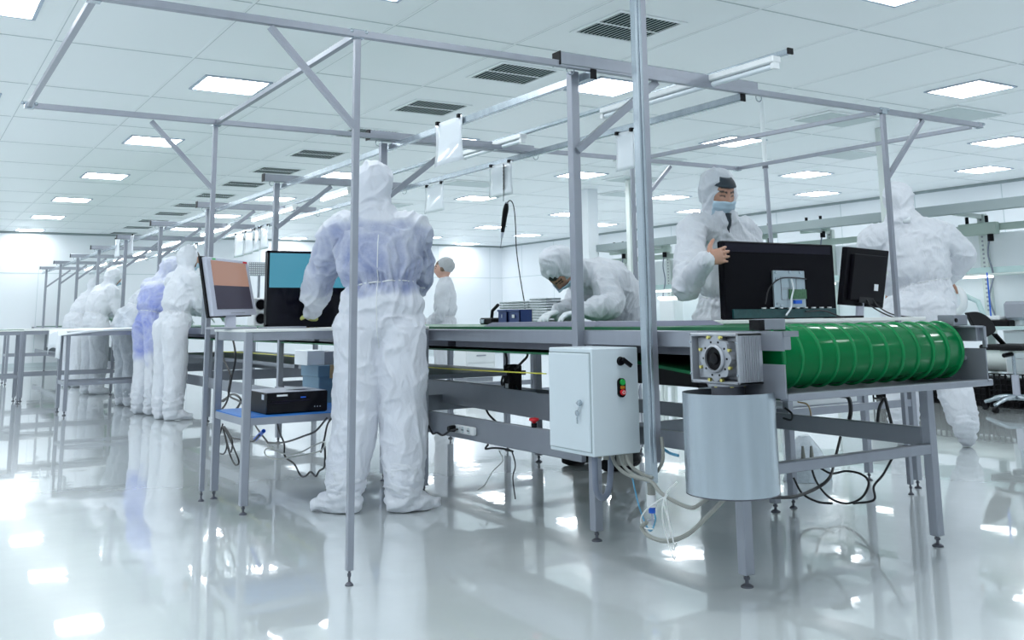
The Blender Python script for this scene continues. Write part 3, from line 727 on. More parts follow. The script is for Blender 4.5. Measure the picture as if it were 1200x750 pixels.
# ------------------------------------------------------------------ work tables (frame of square tube, white top)
def work_table(x0, x1, y0, y1, zt, label, shelf=None, group=None, rail=None):
    t = thing('work_table', label, 'table', (x0, y0, 0), group)
    a = .04
    G().cham((x0-.005, y0-.005, zt-.016), (x1, y1+.005, zt), .003).build('tabletop', 'top', t)
    for x, y in ((x0, y0), (x1-a, y0), (x0, y1-a), (x1-a, y1-a)):
        G().cham((x, y, .045), (x+a, y+a, zt-.016), .003).build('leg', 'alu', t); foot_pad(t, x+a/2, y+a/2, .05, .02)
    for A, B in (((x0+a, y0+.005), (x1-a, y0+a-.003)), ((x0+a, y1-a), (x1-a, y1-.005)), ((x0+.005, y0+a), (x0+a-.005, y1-a)), ((x1-a+.005, y0+a), (x1-.005, y1-a))):
        G().box((A[0], A[1], zt-.062), (B[0], B[1], zt-.016)).build('apron', 'alu', t)
    if shelf:
        for A, B in (((x0+a, y0+.005), (x1-a, y0+.03)), ((x0+.005, y0+a), (x0+a-.005, y1-a)), ((x0+a, y1-.03), (x1-a, y1-.005))):
            G().box((A[0], A[1], shelf-.038), (B[0], B[1], shelf)).build('shelf_rail', 'alu', t)
        G().box((x0+.01, y0+.012, shelf), (x1-.01, y1-.01, shelf+.006)).build('shelf_mat', 'bluecloth', t)
    if rail:
        G().box((x0+a, y0+.005, rail-.04), (x1-a, y0+.03, rail)).build('stretcher', 'alu', t)
        G().box((x0+.005, y0+a, rail-.04), (x0+.03, y1-a, rail)).build('stretcher', 'alu', t)
        G().box((x0+a, y1-.03, rail-.04), (x1-a, y1-.005, rail)).build('stretcher', 'alu', t)
    return t
work_table(1.595, 2.69, 5.345, 5.955, .957, 'grey-framed work table with white top and blue shelf where the front worker leans', shelf=.49)
work_table(4.02, 5.08, 3.79, 4.17, .953, 'grey-framed work table past the conveyor carrying the black monitor', rail=.5)
work_table(4.02, 4.90, 6.67, 7.64, .90, 'grey-framed work table past the conveyor, left of the bending person', rail=.45)
work_table(1.62, 2.66, 12.15, 12.75, .925, 'white-topped work table before the two nearest left workers', rail=.36)
work_table(1.43, 2.66, 14.75, 15.25, .925, 'work table behind the draped white sheet, between the leaning workers', rail=.36)
work_table(.20, 1.40, 14.30, 14.92, .925, 'work table at the left edge of the picture with green mat on it', rail=.36)
work_table(1.60, 2.66, 19.0, 19.6, .925, 'farthest work table beside the conveyor, behind the smallest worker', rail=.5)
g = G().box((.22, 14.35, .925), (1.40, 14.9, .931)); tag(g.build('green_mat', 'green_matt', loc=(.8, 14.6, .925)), 'thin green mat on the leftmost work table', 'mat')
# white board over belt end and right table
t = G().cham((3.38, 3.66, .9535), (5.05, 3.86, .972), .003).build('worktop_board', 'top', loc=(4.2, 3.7, .95)); tag(t, 'narrow white board bridging belt and table under the television', 'board')
# ------------------------------------------------------------------ television held by the standing man (seen from behind)
p = at(846, 282, Y=3.72); q = at(975, 373, Y=3.72); r_ = at(846, 373, Y=3.72)
xa, xb, za, zb = p.x, at(975, 284, Y=3.72).x, .974, p.z
t = thing('television', 'flat television stood on its edge seen from behind, metal mount plate on its back', 'television', ((xa+xb)/2, 3.72, za))
G().cham((xa, 3.715, za), (xb, 3.755, zb), .006).build('rear_shell', 'tvback', t)
W_ = xb-xa; Hh = zb-za
G().box((xa+.012, 3.712, zb-.055), (xb-.03, 3.716, zb-.012)).build('top_strip', 'tvtop', t)
G().box((xa+.004, 3.755, za+.004), (xb-.004, 3.759, zb-.004)).build('screen', 'blackgloss', t)
G().cham((xa+.04, 3.700, za+.005), (xb-.02, 3.716, za+.052), .003).build('lower_strip', 'teal', t)
for k in range(9):
    xx = xa+W_*(.30+.075*k); G().cham((xx, 3.698, za+.053), (xx+.022, 3.714, za+.060), .002).build('clip', 'white', t)
mx0, mx1, mz0, mz1 = xa+W_*.405, xa+W_*.69, za+.058, za+Hh*.63
pl = G().cham((mx0, 3.700, mz0), (mx1, 3.715, mz1), .003).build('mount_plate', 'plate', t)
g = G()
for a, b in (((mx0+.05, mz1-.10), (mx1-.07, mz1-.035)), ((mx0+.05, mz0+.04), (mx1-.09, mz0+.10))):
    for (c0, c1) in (((a[0], a[1]), (b[0], a[1]+.003)), ((a[0], b[1]), (b[0], b[1]+.003)), ((a[0], a[1]), (a[0]+.003, b[1])), ((b[0], a[1]), (b[0]+.003, b[1]))): g.box((c0[0], 3.6975, c0[1]), (c1[0], 3.7005, c1[1]))
g.build('ribbing', 'grey', pl)
for fx, fz in ((.07, .95), (.5, .96), (.85, .95), (.07, .78), (.07, .1), (.2, .06), (.93, .5)):
    G().lathe([(.007, -.004), (.007, 0)], (mx0+(mx1-mx0)*fx, 3.7, mz0+(mz1-mz0)*fz), 'y', 10).build('screw', 'galv', pl)
G().box((mx0+.45*(mx1-mx0), 3.690, mz0+.045), (mx1-.005, 3.699, mz0+.095)).build('circuit_board', 'pcb', t)
G().box((mx0+.58*(mx1-mx0), 3.686, mz0+.02), (mx0+.80*(mx1-mx0), 3.699, mz0+.038)).build('connector', 'blue', t)
G().tube(spline([(mx0-.07, 3.70, mz0+.02), (mx0-.04, 3.695, mz0+.10), (mx0+.04, 3.692, mz0+.15), (mx1-.08, 3.692, mz0+.155), (mx1+.005, 3.694, mz0+.15)]), .0035, 6).build('cable', 'cable', t, smooth=True)
G().tube(spline([(mx0+.12, 3.69, mz0+.15), (mx0+.13, 3.688, mz0+.10), (mx0+.11, 3.686, mz0+.05), (mx0+.10, 3.684, mz0-.0), (mx0+.06, 3.684, mz0-.04)]), .005, 6).build('ribbon_cable', 'paper', t, smooth=True)
G().tube(spline([(mx1-.02, 3.69, mz0-.02), (mx1+.12, 3.685, mz0-.02), (mx1+.2, 3.66, za+.01), (mx1+.23, 3.64, za+.002)]), .004, 6).build('power_cable', 'cable', t, smooth=True)

# ------------------------------------------------------------------ black monitor on the right table, seen from behind
def quad_slab(g, P, th):
    """P four corners (bottom-left, bottom-right, top-right, top-left); thickness th along the away normal"""
    P = [Vector(p) for p in P]; n = (P[1]-P[0]).cross(P[3]-P[0]).normalized(); g.add([*P, *[p-n*th for p in P]], [(0, 1, 2, 3), (7, 6, 5, 4), (0, 4, 5, 1), (1, 5, 6, 2), (2, 6, 7, 3), (3, 7, 4, 0)]); return n
P = [at(987, 357, Y=3.93), at(1035, 361, Y=4.02), at(1042, 294, Y=4.02), at(993, 289, Y=3.93)]
t = thing('computer_monitor', 'black monitor seen from behind beside the leaning right worker', 'monitor', ((P[0]+P[1])/2).xy.to_3d()+Vector((0, 0, .955)))
g = G(); n = quad_slab(g, P, .035); g.build('rear_shell', 'tvback', t, bevel=.004)
c = sum(P, Vector())/4
g = G(); Q = [c+(p-c)*f for p, f in zip(P, (.82, .82, .78, .78))]; quad_slab(g, [p+n*.022 for p in Q], .025); g.build('bulge', 'tvback', t, bevel=.006)
ux = (P[1]-P[0]).normalized(); uz = (P[3]-P[0]).normalized()
g = G(); b0 = P[0].lerp(P[1], .30)+n*.024+uz*.055; quad_slab(g, [b0-uz*.035, b0+ux*.17-uz*.035, b0+ux*.17, b0], .01); g.build('connector_bay', 'black', t)
g = G(); b0 = P[0].lerp(P[1], .64)+n*.026+uz*.10; quad_slab(g, [b0, b0+ux*.045, b0+ux*.045+uz*.04, b0+uz*.04], .003); g.build('sticker', 'paper', t)
c2 = P[0].lerp(P[1], .45)
g = G(); g.bar(c2+uz*.05-n*.01, Vector((c2.x, c2.y+.02, .965)), .05, .02, (0, 1, 0)); g.build('neck', 'silver', t)
g = G(); g.lathe([(.125, .955), (.12, .966), (.04, .972), (.02, .972)], (c2.x, c2.y+.02, 0), 'z', 28); g.build('base', 'silver', t, smooth=True)
G().tube(spline([b0-uz*.06-ux*.08, b0-uz*.10-ux*.05+n*.02, Vector((c2.x+.05, 3.80, .975)), Vector((c2.x+.09, 3.70, .965))]), .004, 6).build('video_cable', 'cable', t, smooth=True)
G().tube(spline([b0-uz*.06, b0-uz*.10+ux*.04+n*.02, Vector((c2.x+.14, 3.85, .985)), Vector((c2.x+.2, 3.72, .965))]), .004, 6).build('power_cable', 'cable', t, smooth=True)
o = G().box((xb+.03, 3.80, .972), (xb+.32, 3.84, .984)).build('bezel_strip', 'black', None); tag(o, 'thin black strip lying on the board under the black monitor', 'strip')

# ------------------------------------------------------------------ silver monitor (left table), facing the camera
P = [at(250.5, 370.5, Y=5.62), at(301, 368.5, Y=5.72), at(290, 306.5, Y=5.72), at(241, 300.5, Y=5.62)]
t = thing('desktop_monitor', 'old silver monitor with brown and dark picture on the left end of the table', 'monitor', (1.62, 5.67, .957))
g = G(); n = quad_slab(g, P, .04)
if n.y > 0: pass
g.build('housing', 'silver', t, bevel=.003)
c = sum(P, Vector())/4
def inset(P, a, b, c_, d):
    bl, br, tr, tl = P; f = lambda u, v: (bl*(1-u)+br*u)*(1-v)+(tl*(1-u)+tr*u)*v
    return [f(a, c_), f(b, c_), f(b, d), f(a, d)]
off = n*.0015
g = G(); quad_slab(g, [p+off for p in inset(P, .10, .93, .11, .52)], .002); g.build('screen_lower', 'screen_dark', t)
g = G(); quad_slab(g, [p+off for p in inset(P, .10, .93, .52, .95)], .002); g.build('screen_upper', 'screen_brown', t)
g = G(); quad_slab(g, [p+off for p in inset(P, .40, .72, .035, .05)], .002); g.build('button_row', 'grey', t)
g = G(); quad_slab(g, [p+off for p in inset(P, .14, .22, .962, .985)], .002); g.build('green_sticker', 'greenb', t)
g = G(); quad_slab(g, [p+off for p in inset(P, .88, .97, .955, .985)], .002); g.build('red_sticker', 'red', t)
g = G(); quad_slab(g, [p-n*.04 for p in inset(P, -.03, .97, -.02, 1.02)], .02); g.build('rear_shell', 'black', t)
b = P[0].lerp(P[1], .42)
G().bar((b.x, b.y+.05, b.z+.06), (b.x, b.y+.03, .965), .055, .03, (0, 1, 0)).build('neck', 'silver', t)
G().cham((b.x-.12, b.y-.08, .957), (b.x+.12, b.y+.10, .970), .005).build('base', 'grey', t)
G().cham((b.x+.13, 5.44, .957), (b.x+.36, 5.60, .967), .004).build('keyboard_tray', 'grey', None); o = bpy.data.objects['keyboard_tray']; tag(o, 'low dark tray on the table edge between the two screens', 'tray')
# white device boxes with round black fans behind the silver monitor
def fan_box(a, b, Y, lab):
    p = at(a[0], a[1], Y=Y); q = at(b[0], b[1], Y=Y); t = thing('speaker_box', lab, 'speaker', ((p.x+q.x)/2, Y, q.z), 'white speaker boxes')
    G().cham((p.x, Y, q.z), (q.x, Y+.14, p.z), .006).build('case', 'white', t)
    r = abs(p.z-q.z)*.36; c = ((p.x+q.x)/2-.0, Y, (p.z+q.z)/2)
    G().lathe([(r, -.004), (r*.9, .002), (r*.4, -.002), (r*.1, -.006)], c, 'y', 24).build('cone', 'black', t, smooth=True)
    G().lathe([(r*1.12, -.003), (r*1.12, 0), (r, 0), (r, -.003)], c, 'y', 24, closed=True).build('ring', 'grey', t, smooth=True); return t
fan_box((298, 349), (313, 365), 5.86, 'white speaker box with a round black cone between the screens, upper one')
fan_box((298, 365.5), (313, 381.5), 5.86, 'white speaker box with a round black cone between the screens, lower one')
# perforated grey panel in the distance
t = thing('perforated_panel', 'grey perforated panel seen between silver monitor and big blue screen', 'panel', at(302, 316, Y=9.2))
a = at(292, 307, Y=9.2); b = at(314, 323, Y=9.2); G().box((a.x, 9.2, b.z), (b.x, 9.22, a.z)).build('plate', 'grey', t)
g = G()
for i in range(9):
    for j in range(6): g.cbox((a.x+(b.x-a.x)*(i+.5)/9, 9.198, b.z+(a.z-b.z)*(j+.5)/6), (.012, .004, .012))
g.build('perforation', 'white', t)
G().bar((a.x+.1, 9.21, .953), (a.x+.1, 9.21, b.z), .02).build('stand', 'alu', t)

# ------------------------------------------------------------------ big screen on the left table
p = at(313.5, 293.5, Y=5.62); q = at(313.5, 384, Y=5.62)
xa = p.x; xb = xa+.80; zt_ = p.z
t = thing('television_screen', 'large flat screen on the table, upper half blue and lower half black', 'television', ((xa+xb)/2, 5.62, .957))
G().cham((xa, 5.622, .959), (xb, 5.66, zt_), .005).build('rear_shell', 'black', t)
g = G(); fr = .014
for a, b in (((xa, .959), (xb, .959+.02)), ((xa, zt_-fr), (xb, zt_)), ((xa, .959), (xa+fr, zt_)), ((xb-fr, .959), (xb, zt_))): g.box((a[0], 5.615, a[1]), (b[0], 5.624, b[1]))
g.build('bezel', 'blackgloss', t); zm = .959+(zt_-.959)*.52
G().box((xa+fr, 5.618, zm), (xb-fr, 5.622, zt_-fr)).build('screen_upper', 'screen_blue', t)
G().box((xa+fr, 5.618, .975), (xb-fr, 5.622, zm)).build('screen_lower', 'screen_black', t)
# ------------------------------------------------------------------ desktop computer on the blue shelf
p = at(315, 462, Y=5.44); q = at(381.5, 458, Y=5.44)
xa, xb = p.x-.02, q.x; z0, z1 = .4965, .612
t = thing('desktop_computer', 'black desktop computer lying flat on the blue shelf', 'computer', ((xa+xb)/2, 5.6, z0))
G().cham((xa, 5.42, z0), (xb, 5.78, z1-.002), .004).build('case', 'black', t)
G().box((xa+.003, 5.43, z1-.002), (xb-.003, 5.775, z1)).build('lid', 'silver', t)
g = G(); g.cham((xa, 5.408, z0+.004), (xb, 5.42, z1-.002), .003); g.build('front', 'blackgloss', t)
g = G(); g.box((xa+.03, 5.402, z1-.052), (xb-.10, 5.410, z1-.044)); g.box((xa+.02, 5.402, z1-.060), (xb-.22, 5.410, z1-.056)); g.build('drive_slot', 'tvtop', t)
G().box((xa+.055, 5.4065, z1-.022), (xa+.115, 5.409, z1-.012)).build('badge', 'white', t)
G().box((xa+.19, 5.4065, z1-.035), (xa+.22, 5.409, z1-.028)).build('logo_light', 'blue', t)
g = G()
for k in range(3): g.lathe([(.004, -.002), (.004, 0)], (xb-.075+k*.016, 5.408, z0+.03), 'y', 8)
g.build('audio_ports', 'galv', t)
G().box((xa-.001, 5.46, z1-.04), (xa, 5.50, z1-.012)).build('side_label', 'paper', t)
# loose papers on computer
o = G().add([(xa+.15, 5.55, z1+.001), (xa+.26, 5.50, z1+.012), (xa+.30, 5.62, z1+.004), (xa+.18, 5.66, z1+.015), (xa+.15, 5.55, z1+.003), (xa+.26, 5.50, z1+.014), (xa+.30, 5.62, z1+.006), (xa+.18, 5.66, z1+.017)], [(0, 3, 2, 1), (4, 5, 6, 7), (0, 1, 5, 4), (1, 2, 6, 5), (2, 3, 7, 6), (3, 0, 4, 7)]).build('crumpled_bag', 'paper', loc=(xa+.2, 5.58, z1)); tag(o, 'small crumpled clear bag on the flat computer', 'bag')
# blue-grey crate and white box past the computer
a = at(374, 428, Y=6.05); b = at(415, 476, Y=6.05)
t = thing('storage_crate', 'blue-grey plastic crate with tan tape behind the front worker', 'crate', ((a.x+b.x)/2, 6.05, .497))
t = t; G().cham((a.x, 6.05, b.z), (b.x+.05, 6.35, a.z), .006).build('body', 'bluebox', t)
G().cham((a.x-.008, 6.045, a.z-.075), (b.x+.055, 6.36, a.z), .004).build('rim', 'bluebox', t)
c = at(387, 428, Y=6.04); d = at(392, 443, Y=6.04); G().box((c.x, 6.034, d.z), (d.x, 6.046, a.z)).build('tape', 'tan', t)
G().box((a.x, 6.1, .45), (b.x+.05, 6.3, b.z)).build('support_shelf', 'steel', t)
c = at(361, 411, Y=6.05); d = at(381, 427, Y=6.05); e_ = at(400, 411, Y=6.05)
t = thing('paper_box', 'white carton with grey side above the blue-grey crate', 'box', (c.x, 6.1, d.z))
G().cham((c.x, 6.06, a.z), (d.x, 6.3, c.z), .003).build('carton', 'paper', t); G().box((d.x, 6.062, a.z), (e_.x, 6.3, c.z-.01)).build('side', 'grey', t)
# cables at the left table
pxc('power_cable', [(268, 386), (273, 398), (276, 420), (271, 445), (266, 470), (258, 482)], 1.75, .005, 'cable', 'black cable falling from the table top to the blue shelf')
pxc('power_cable', [(258, 400), (262, 420), (270, 440), (268, 462), (280, 470), (290, 478)], 1.85, .005, 'cable', 'second black cable behind the table corner leg')
pxc('cable_tangle', [(262, 470), (272, 462), (282, 468), (276, 480), (262, 484), (256, 474), (266, 466)], 1.9, .006, 'cable', 'tangle of black cables lying on the blue shelf')
pxc('coiled_cable', [(261, 497), (256, 515), (254, 528), (262, 532), (266, 520), (261, 500), (268, 512), (276, 530), (280, 542), (275, 544), (268, 528), (262, 500), (272, 516), (270, 530), (264, 512)], 1.75, .0042, 'cable', 'black cable coiled in hanging loops under the blue shelf')
pxc('hanging_cable', [(263, 500), (270, 512), (282, 515), (296, 517), (304, 510)], 1.80, .0045, 'cable', 'black cable from the coil across to the blue plug')
c = at(305, 511, X=1.85); t = G().cyl(at(299, 515, X=1.85), at(309, 505, X=1.85), .012, 10).build('cable_plug', 'blue', smooth=True, loc=c); tag(t, 'blue cable plug hanging below the computer', 'plug')
pxc('hanging_cable', [(324, 490), (327, 505), (333, 520), (334, 535), (345, 544), (352, 557), (358, 558), (364, 553), (370, 558), (374, 552), (380, 547), (381, 530), (380, 520)], 2.0, .0045, 'cable', 'longest black cable sagging in waves below the computer')
pxc('hanging_cable', [(296, 493), (302, 503), (312, 516), (316, 519), (335, 518), (356, 511), (370, 505), (383, 490)], 1.95, .0045, 'cable', 'black cable sagging level from the blue plug to the right')
pxc('grey_cable', [(312, 520), (318, 526), (335, 532), (352, 530), (368, 522), (380, 518), (376, 528), (350, 534), (325, 538), (312, 534), (311, 527), (320, 524)], 1.98, .0045, 'cable_g', 'olive grey cable looped twice below the computer')
pxc('hanging_cable', [(392, 486), (384, 497), (380, 515), (376, 530)], 2.05, .0045, 'cable', 'black cable dropping at the right end of the blue shelf')

# ------------------------------------------------------------------ things on the belt
def bezel(u0, u1, v0, v1, X, lab, th=.022, wy=.5):
    a = at(u0, v1, X=X); b = at(u1, v1, X=X); z0 = .9525
    t = thing('screen_frame', lab, 'frame', (X, b.y, z0), 'grey screen frames lying on the belt')
    ya, yb = a.y, b.y
    g = G(); vs = [(X, yb, z0), (X, ya, z0), (X+wy, ya, z0), (X+wy, yb, z0), (X+.03, yb+.05, z0+th), (X+.03, ya-.05, z0+th), (X+wy-.03, ya-.05, z0+th), (X+wy-.03, yb+.05, z0+th)]
    g.add(vs, [(0, 1, 2, 3), (4, 7, 6, 5), (0, 4, 5, 1), (1, 5, 6, 2), (2, 6, 7, 3), (3, 7, 4, 0)]); g.build('shell', 'greyblue', t, bevel=.002)
    return t
bezel(566, 700, 374, 383, 2.80, 'grey screen shell lying face down on the belt under the bending worker\'s hands')
bezel(695, 752, 371, 382, 2.80, 'grey screen shell lying on the belt beside the thick drop post')
a = at(584, 374, X=3.5); 
def bin_(u0, u1, v0, v1, X, lab):
    a = at(u0, v0, X=X); b = at(u1, v1, X=X); t = thing('parts_bin', lab, 'bin', (X, (a.y+b.y)/2, .953), 'blue parts bins on the belt')
    y0, y1 = sorted((a.y, b.y)); z1 = a.z
    g = G(); w_ = .006; L_ = .09
    g.box((X, y0, .953), (X+L_, y1, .959))
    for A, B in (((X, y0), (X+L_, y0+w_)), ((X, y1-w_), (X+L_, y1)), ((X, y0), (X+w_, y1)), ((X+L_-w_, y0), (X+L_, y1))): g.box((A[0], A[1], .953), (B[0], B[1], z1))
    g.build('tray', 'bluebin', t); g = G()
    g.cham((X-.006, y0-.006, z1-.012), (X, y1+.006, z1), .002); g.build('rim', 'bluebin', t)
    G().box((X-.008, y0+.05, z1-.05), (X-.005, y1-.05, z1-.03)).build('label_holder', 'white', t)
bin_(584, 594, 363, 373, 3.2, 'dark blue parts bin, left of the pair on the belt by the screwdriver cable')
bin_(596, 609, 363, 373, 3.2, 'dark blue parts bin, right of the pair on the belt by the screwdriver cable')
def trays(u0, u1, v0, lab, X, n):
    a = at(u0, v0, X=X); b = at(u1, v0, X=X); y1, y0 = a.y, b.y; z1 = a.z
    t = thing('tray_stack', lab, 'trays', (X, (y0+y1)/2, .953), 'clear tray stacks')
    for k in range(n):
        z = .953+(z1-.953)*k/n; h_ = (z1-.953)/n
        G().cham((X, y0, z), (X+.12, y1, z+h_*.72), .008).build('tray', 'wire', t)
trays(585, 618, 353, 'stack of clear ribbed trays behind the blue bins', 3.62, 9)
trays(620, 640, 349, 'taller stack of clear ribbed trays beside the bending worker', 3.60, 10)
c = at(568, 372, X=3.6)
t = thing('small_device', 'small black and silver device on the belt left of the blue bins', 'device', (3.6, c.y, .953))
G().cham((3.6, c.y-.10, .953), (3.68, c.y+.08, 1.0), .01).build('body', 'black', t); G().tube([(3.63, c.y-.05, 1.0), (3.63, c.y-.06, 1.05), (3.63, c.y-.14, 1.09)], .012, 8).build('arm', 'black', t, smooth=True); G().cham((3.59, c.y+.0, .96), (3.6, c.y+.05, .99), .003).build('silver_face', 'galv', t)
o = G().cham((3.1, 8.6, .9525), (3.6, 10.6, .965), .004).build('foam_sheet', 'paper', loc=(3.3, 9.5, .953)); tag(o, 'flat white sheet lying on the belt past the front worker', 'sheet')
# draped sheet at the left
def drape():
    A, B, C_, D_ = at(72, 383, Y=14.2), at(150, 381, Y=13.6), at(108, 365, Y=14.6), at(160, 381, Y=13.2)
    g = G(); n = 16; vs = []; fs = []
    for i in range(n+1):
        for j in range(n+1):
            s_, r_ = i/n, j/n
            x = 1.50+1.1*s_; y = 12.06+1.0*r_
            z = .930+.012*noise.noise((x*5, y*5, 0))+.01
            d = .25-s_*.9-.0*r_+.05*math.sin(r_*7)
            if d > 0: x = 1.56-.03*math.sin(r_*9)-.02*d; z -= d*1.05
            if r_ < .12: z -= (.12-r_)*.5*(1-s_); y = 12.13-.02*math.sin(s_*12)
            vs.append((x, y, z))
    for i in range(n):
        for j in range(n): q = i*(n+1)+j; fs.append((q, q+n+1, q+n+2, q+1))
    o = g.add(vs, fs).build('dust_sheet', 'sheet', smooth=True, loc=(2, 12.4, .93)); tag(o, 'white sheet draped over the corner of the left work table', 'sheet')
    m_ = o.modifiers.new('s', 'SOLIDIFY'); m_.thickness = .004
drape()
o = G().cham((2.05, 12.2, .926), (2.64, 12.7, .935), .003).build('paper_pile', 'paper', loc=(2.3, 12.4, .926)); tag(o, 'flat pile of white paper on the work table by the blue-gowned worker', 'paper')

# ------------------------------------------------------------------ workbenches along the right side
def bench():
    t = thing('workbench', '', 'workbench', (0, 0, 0)); xb_, L_ = 10.75, 2.26
    for y in (.0, 1.13):
        G().cham((xb_, y-.05, 0), (xb_+.06, y+.05, 2.13), .006).build('upright', 'beigew', t)
        g = G()
        for k in range(22): g.box((xb_-.002, y-.012, 1.0+k*.05), (xb_+.001, y+.012, 1.022+k*.05))
        g.build('slots', 'grey', t)
        G().bar((xb_, y, 2.10), (xb_-.5, y, 2.12), .04, .05).build('bracket', 'beigew', t)
    G().cham((xb_-.58, -.62, 2.10), (xb_-.50, L_-.62, 2.22), .006).build('top_beam', 'trim', t)
    G().cham((xb_-.50, -.62, 2.17), (xb_+.05, L_-.62, 2.19), .004).build('canopy', 'seam', t)
    G().cham((xb_-.06, -.62, 1.92), (xb_-.02, L_-.62, 2.0), .004).build('cable_rail', 'benchgreen', t)
    G().cham((xb_-.10, -.62, 1.43), (xb_, L_-.62, 1.50), .004).build('shelf_rail', 'benchtop', t)
    G().cham((xb_-.35, -.62, 1.40), (xb_, L_-.62, 1.42), .004).build('shelf', 'beigew', t)
    G().cham((xb_-.75, -.62, .80), (xb_, L_-.62, .835), .004).build('worktop', 'benchtop', t)
    g = G()
    for y in (-.58, L_-.66):
        g.box((xb_-.72, y-.02, 0), (xb_-.68, y+.02, .80)); g.box((xb_-.7, y-.02, .04), (xb_, y+.02, .08))
    g.build('legs', 'beigew', t)
    G().cham((xb_-.68, .1, .2), (xb_-.1, .55, .79), .006).build('drawer_unit', 'white', t)
    for k in range(4): G().box((xb_-.69, .12, .22+.14*k), (xb_-.68, .53, .35+.14*k)).build('drawer', 'seam', t)
    for y in (-.3, .9): 
        G().cham((xb_-.30, y, 1.375), (xb_-.2, y+.75, 1.40), .004).build('under_shelf_lamp', 'benchlamp', t)
    G().box((xb_+.055, -.62, .9), (xb_+.06, L_-.62, 1.9)).build('back_panel', 'wall', t)
    return t
B0 = bench()
names = ['nearest right-hand', 'second right-hand', 'third right-hand', 'fourth right-hand', 'fifth right-hand', 'farthest right-hand']
for i in range(4):
    y = 6.95-1.13+2.26*i-.0-1.13*0
    lab = '%s pale workbench with slotted uprights and lamp beam along the right wall' % names[i]
    if i == 0: B0.location = (0, 6.95-2.26+1.13, 0); B0['label'] = lab; B0['group'] = 'workbenches along the right wall'
    else: dup(B0, (0, 6.95-1.13+2.26*i, 0), lab, 'workbenches along the right wall')
# power box and coiled wires hanging at the bench
def hang_box(u, v, lab):
    c = at(u, v, X=10.65); t = thing('power_box', lab, 'power box', c, 'power boxes under the lamp beam')
    G().cham((c.x-.04, c.y-.28, c.z-.08), (c.x+.04, c.y+.2, c.z+.06), .008).build('case', 'benchgreen', t)
    for dy in (-.15, .1): G().cyl((c.x, c.y+dy, c.z+.06), (c.x, c.y+dy, c.z+.14), .02, 8).build('hanger', 'black', t)
    G().tube(spline([(c.x-.03, c.y-.2, c.z-.08), (c.x-.03, c.y-.15, c.z-.3), (c.x-.03, c.y-.19, c.z-.55), (c.x-.03, c.y-.12, c.z-.8), (c.x-.03, c.y-.18, c.z-1.05)]), .010, 6).build('cord', 'cable_dg', t, smooth=True)
    G().cyl((c.x-.03, c.y-.2, c.z-.16), (c.x-.03, c.y-.2, c.z-.08), .035, 10).build('plug', 'black', t, smooth=True)
hang_box(1143, 268, 'pale power box with a black plug and cord right of the leaning worker')
hang_box(724, 293, 'pale power box beneath the lamp beam left of the thick drop post')
hang_box(771, 291, 'pale power box beneath the lamp beam right of the thick drop post')
hang_box(892, 274, 'pale power box showing above the held television, at its middle')
hang_box(952, 266, 'pale power box showing above the held television, at its right end')
for u, lab in ((747, 'white cylinder lamp unit on the far bench, left one'), (793, 'white cylinder lamp unit on the far bench behind the masked man')):
    c = at(u-7, 350, X=10.3); t = thing('bench_lamp', lab, 'lamp', (10.3, c.y, .835), 'white lamp units on the far benches')
    G().cham((10.2, c.y-.18, .835), (10.4, c.y+.18, 1.25), .02).build('body', 'white', t); G().cham((10.19, c.y-.19, 1.25), (10.41, c.y+.19, 1.29), .01).build('lit_top', 'benchlamp', t)
# utility pole behind
c = at(903, 275, Y=7.0); t = thing('utility_pole', 'slim steel pole rising to the ceiling behind the held television', 'pole', (c.x, 7.0, 0))
a = at(896, 195, Y=7.0)
G().cyl((c.x+.05, 7, 0), (a.x+.01, 7, a.z), .022, 12).build('steel_pole', 'alu', t, smooth=True); G().cyl((a.x+.01, 7, a.z), (a.x, 7, H), .024, 12).build('plastic_sleeve', 'ceil', t, smooth=True); G().lathe([(.03, -.02), (.03, .02)], (a.x+.01, 7, a.z), 'z', 12).build('cap', 'dark_steel', t)
for (u, v), lab in (((1036, 215), 'pale drop pole just left of the leaning right worker'), ((738, 262), 'pale drop pole just left of the thick drop post')):
    c = at(u, v, X=9.9); t = thing('drop_pole', lab, 'pole', (c.x, c.y, .8), 'pale drop poles at the benches')
    G().cham((c.x-.04, c.y-.05, .84), (c.x+.04, c.y+.05, H), .008).build('shaft', 'beigew', t); G().cham((c.x-.05, c.y-.06, .835), (c.x+.05, c.y+.06, .93), .008).build('foot', 'white', t)

# ------------------------------------------------------------------ things at the right edge
c = at(1193, 477, Z=0)
t = thing('swivel_chair', 'swivel work chair with black seat and back and chrome star base', 'chair', (c.x, c.y, 0))
c = Vector((c.x*.955, c.y*.955, 0)); t.location = c; cx_, cy_ = c.x, c.y
for k in range(5):
    a = 2*PI*k/5+.5; ex, ey = cx_+.32*math.cos(a), cy_+.32*math.sin(a)
    lg = G().tube(spline([(cx_, cy_, .14), (cx_+.16*math.cos(a), cy_+.16*math.sin(a), .135), (ex, ey, .08)]), [.028]*5+[.026]*4+[.020]*4, 8).build('base_arm', 'galv', t, smooth=True)
    G().cyl((ex-.02*math.sin(a), ey+.02*math.cos(a), .03), (ex+.02*math.sin(a), ey-.02*math.cos(a), .03), .030, 12).build('castor', 'black', t, smooth=True)
G().cyl((cx_, cy_, .12), (cx_, cy_, .36), .036, 14).build('lower_column', 'silver', t, smooth=True)
G().cyl((cx_, cy_, .36), (cx_, cy_, .60), .018, 12).build('gas_lift', 'galv', t, smooth=True)
G().cham((cx_-.09, cy_-.09, .58), (cx_+.09, cy_+.09, .61), .01).build('seat_plate', 'beigew', t)
g = G().cham((cx_-.24, cy_-.24, .61), (cx_+.26, cy_+.22, .665), .02); g.build('seat', 'rubber', t, bevel=.008)
G().cyl((cx_-.24, cy_-.05, .56), (cx_-.1, cy_-.05, .57), .022, 8).build('tilt_knob', 'black', t, smooth=True)
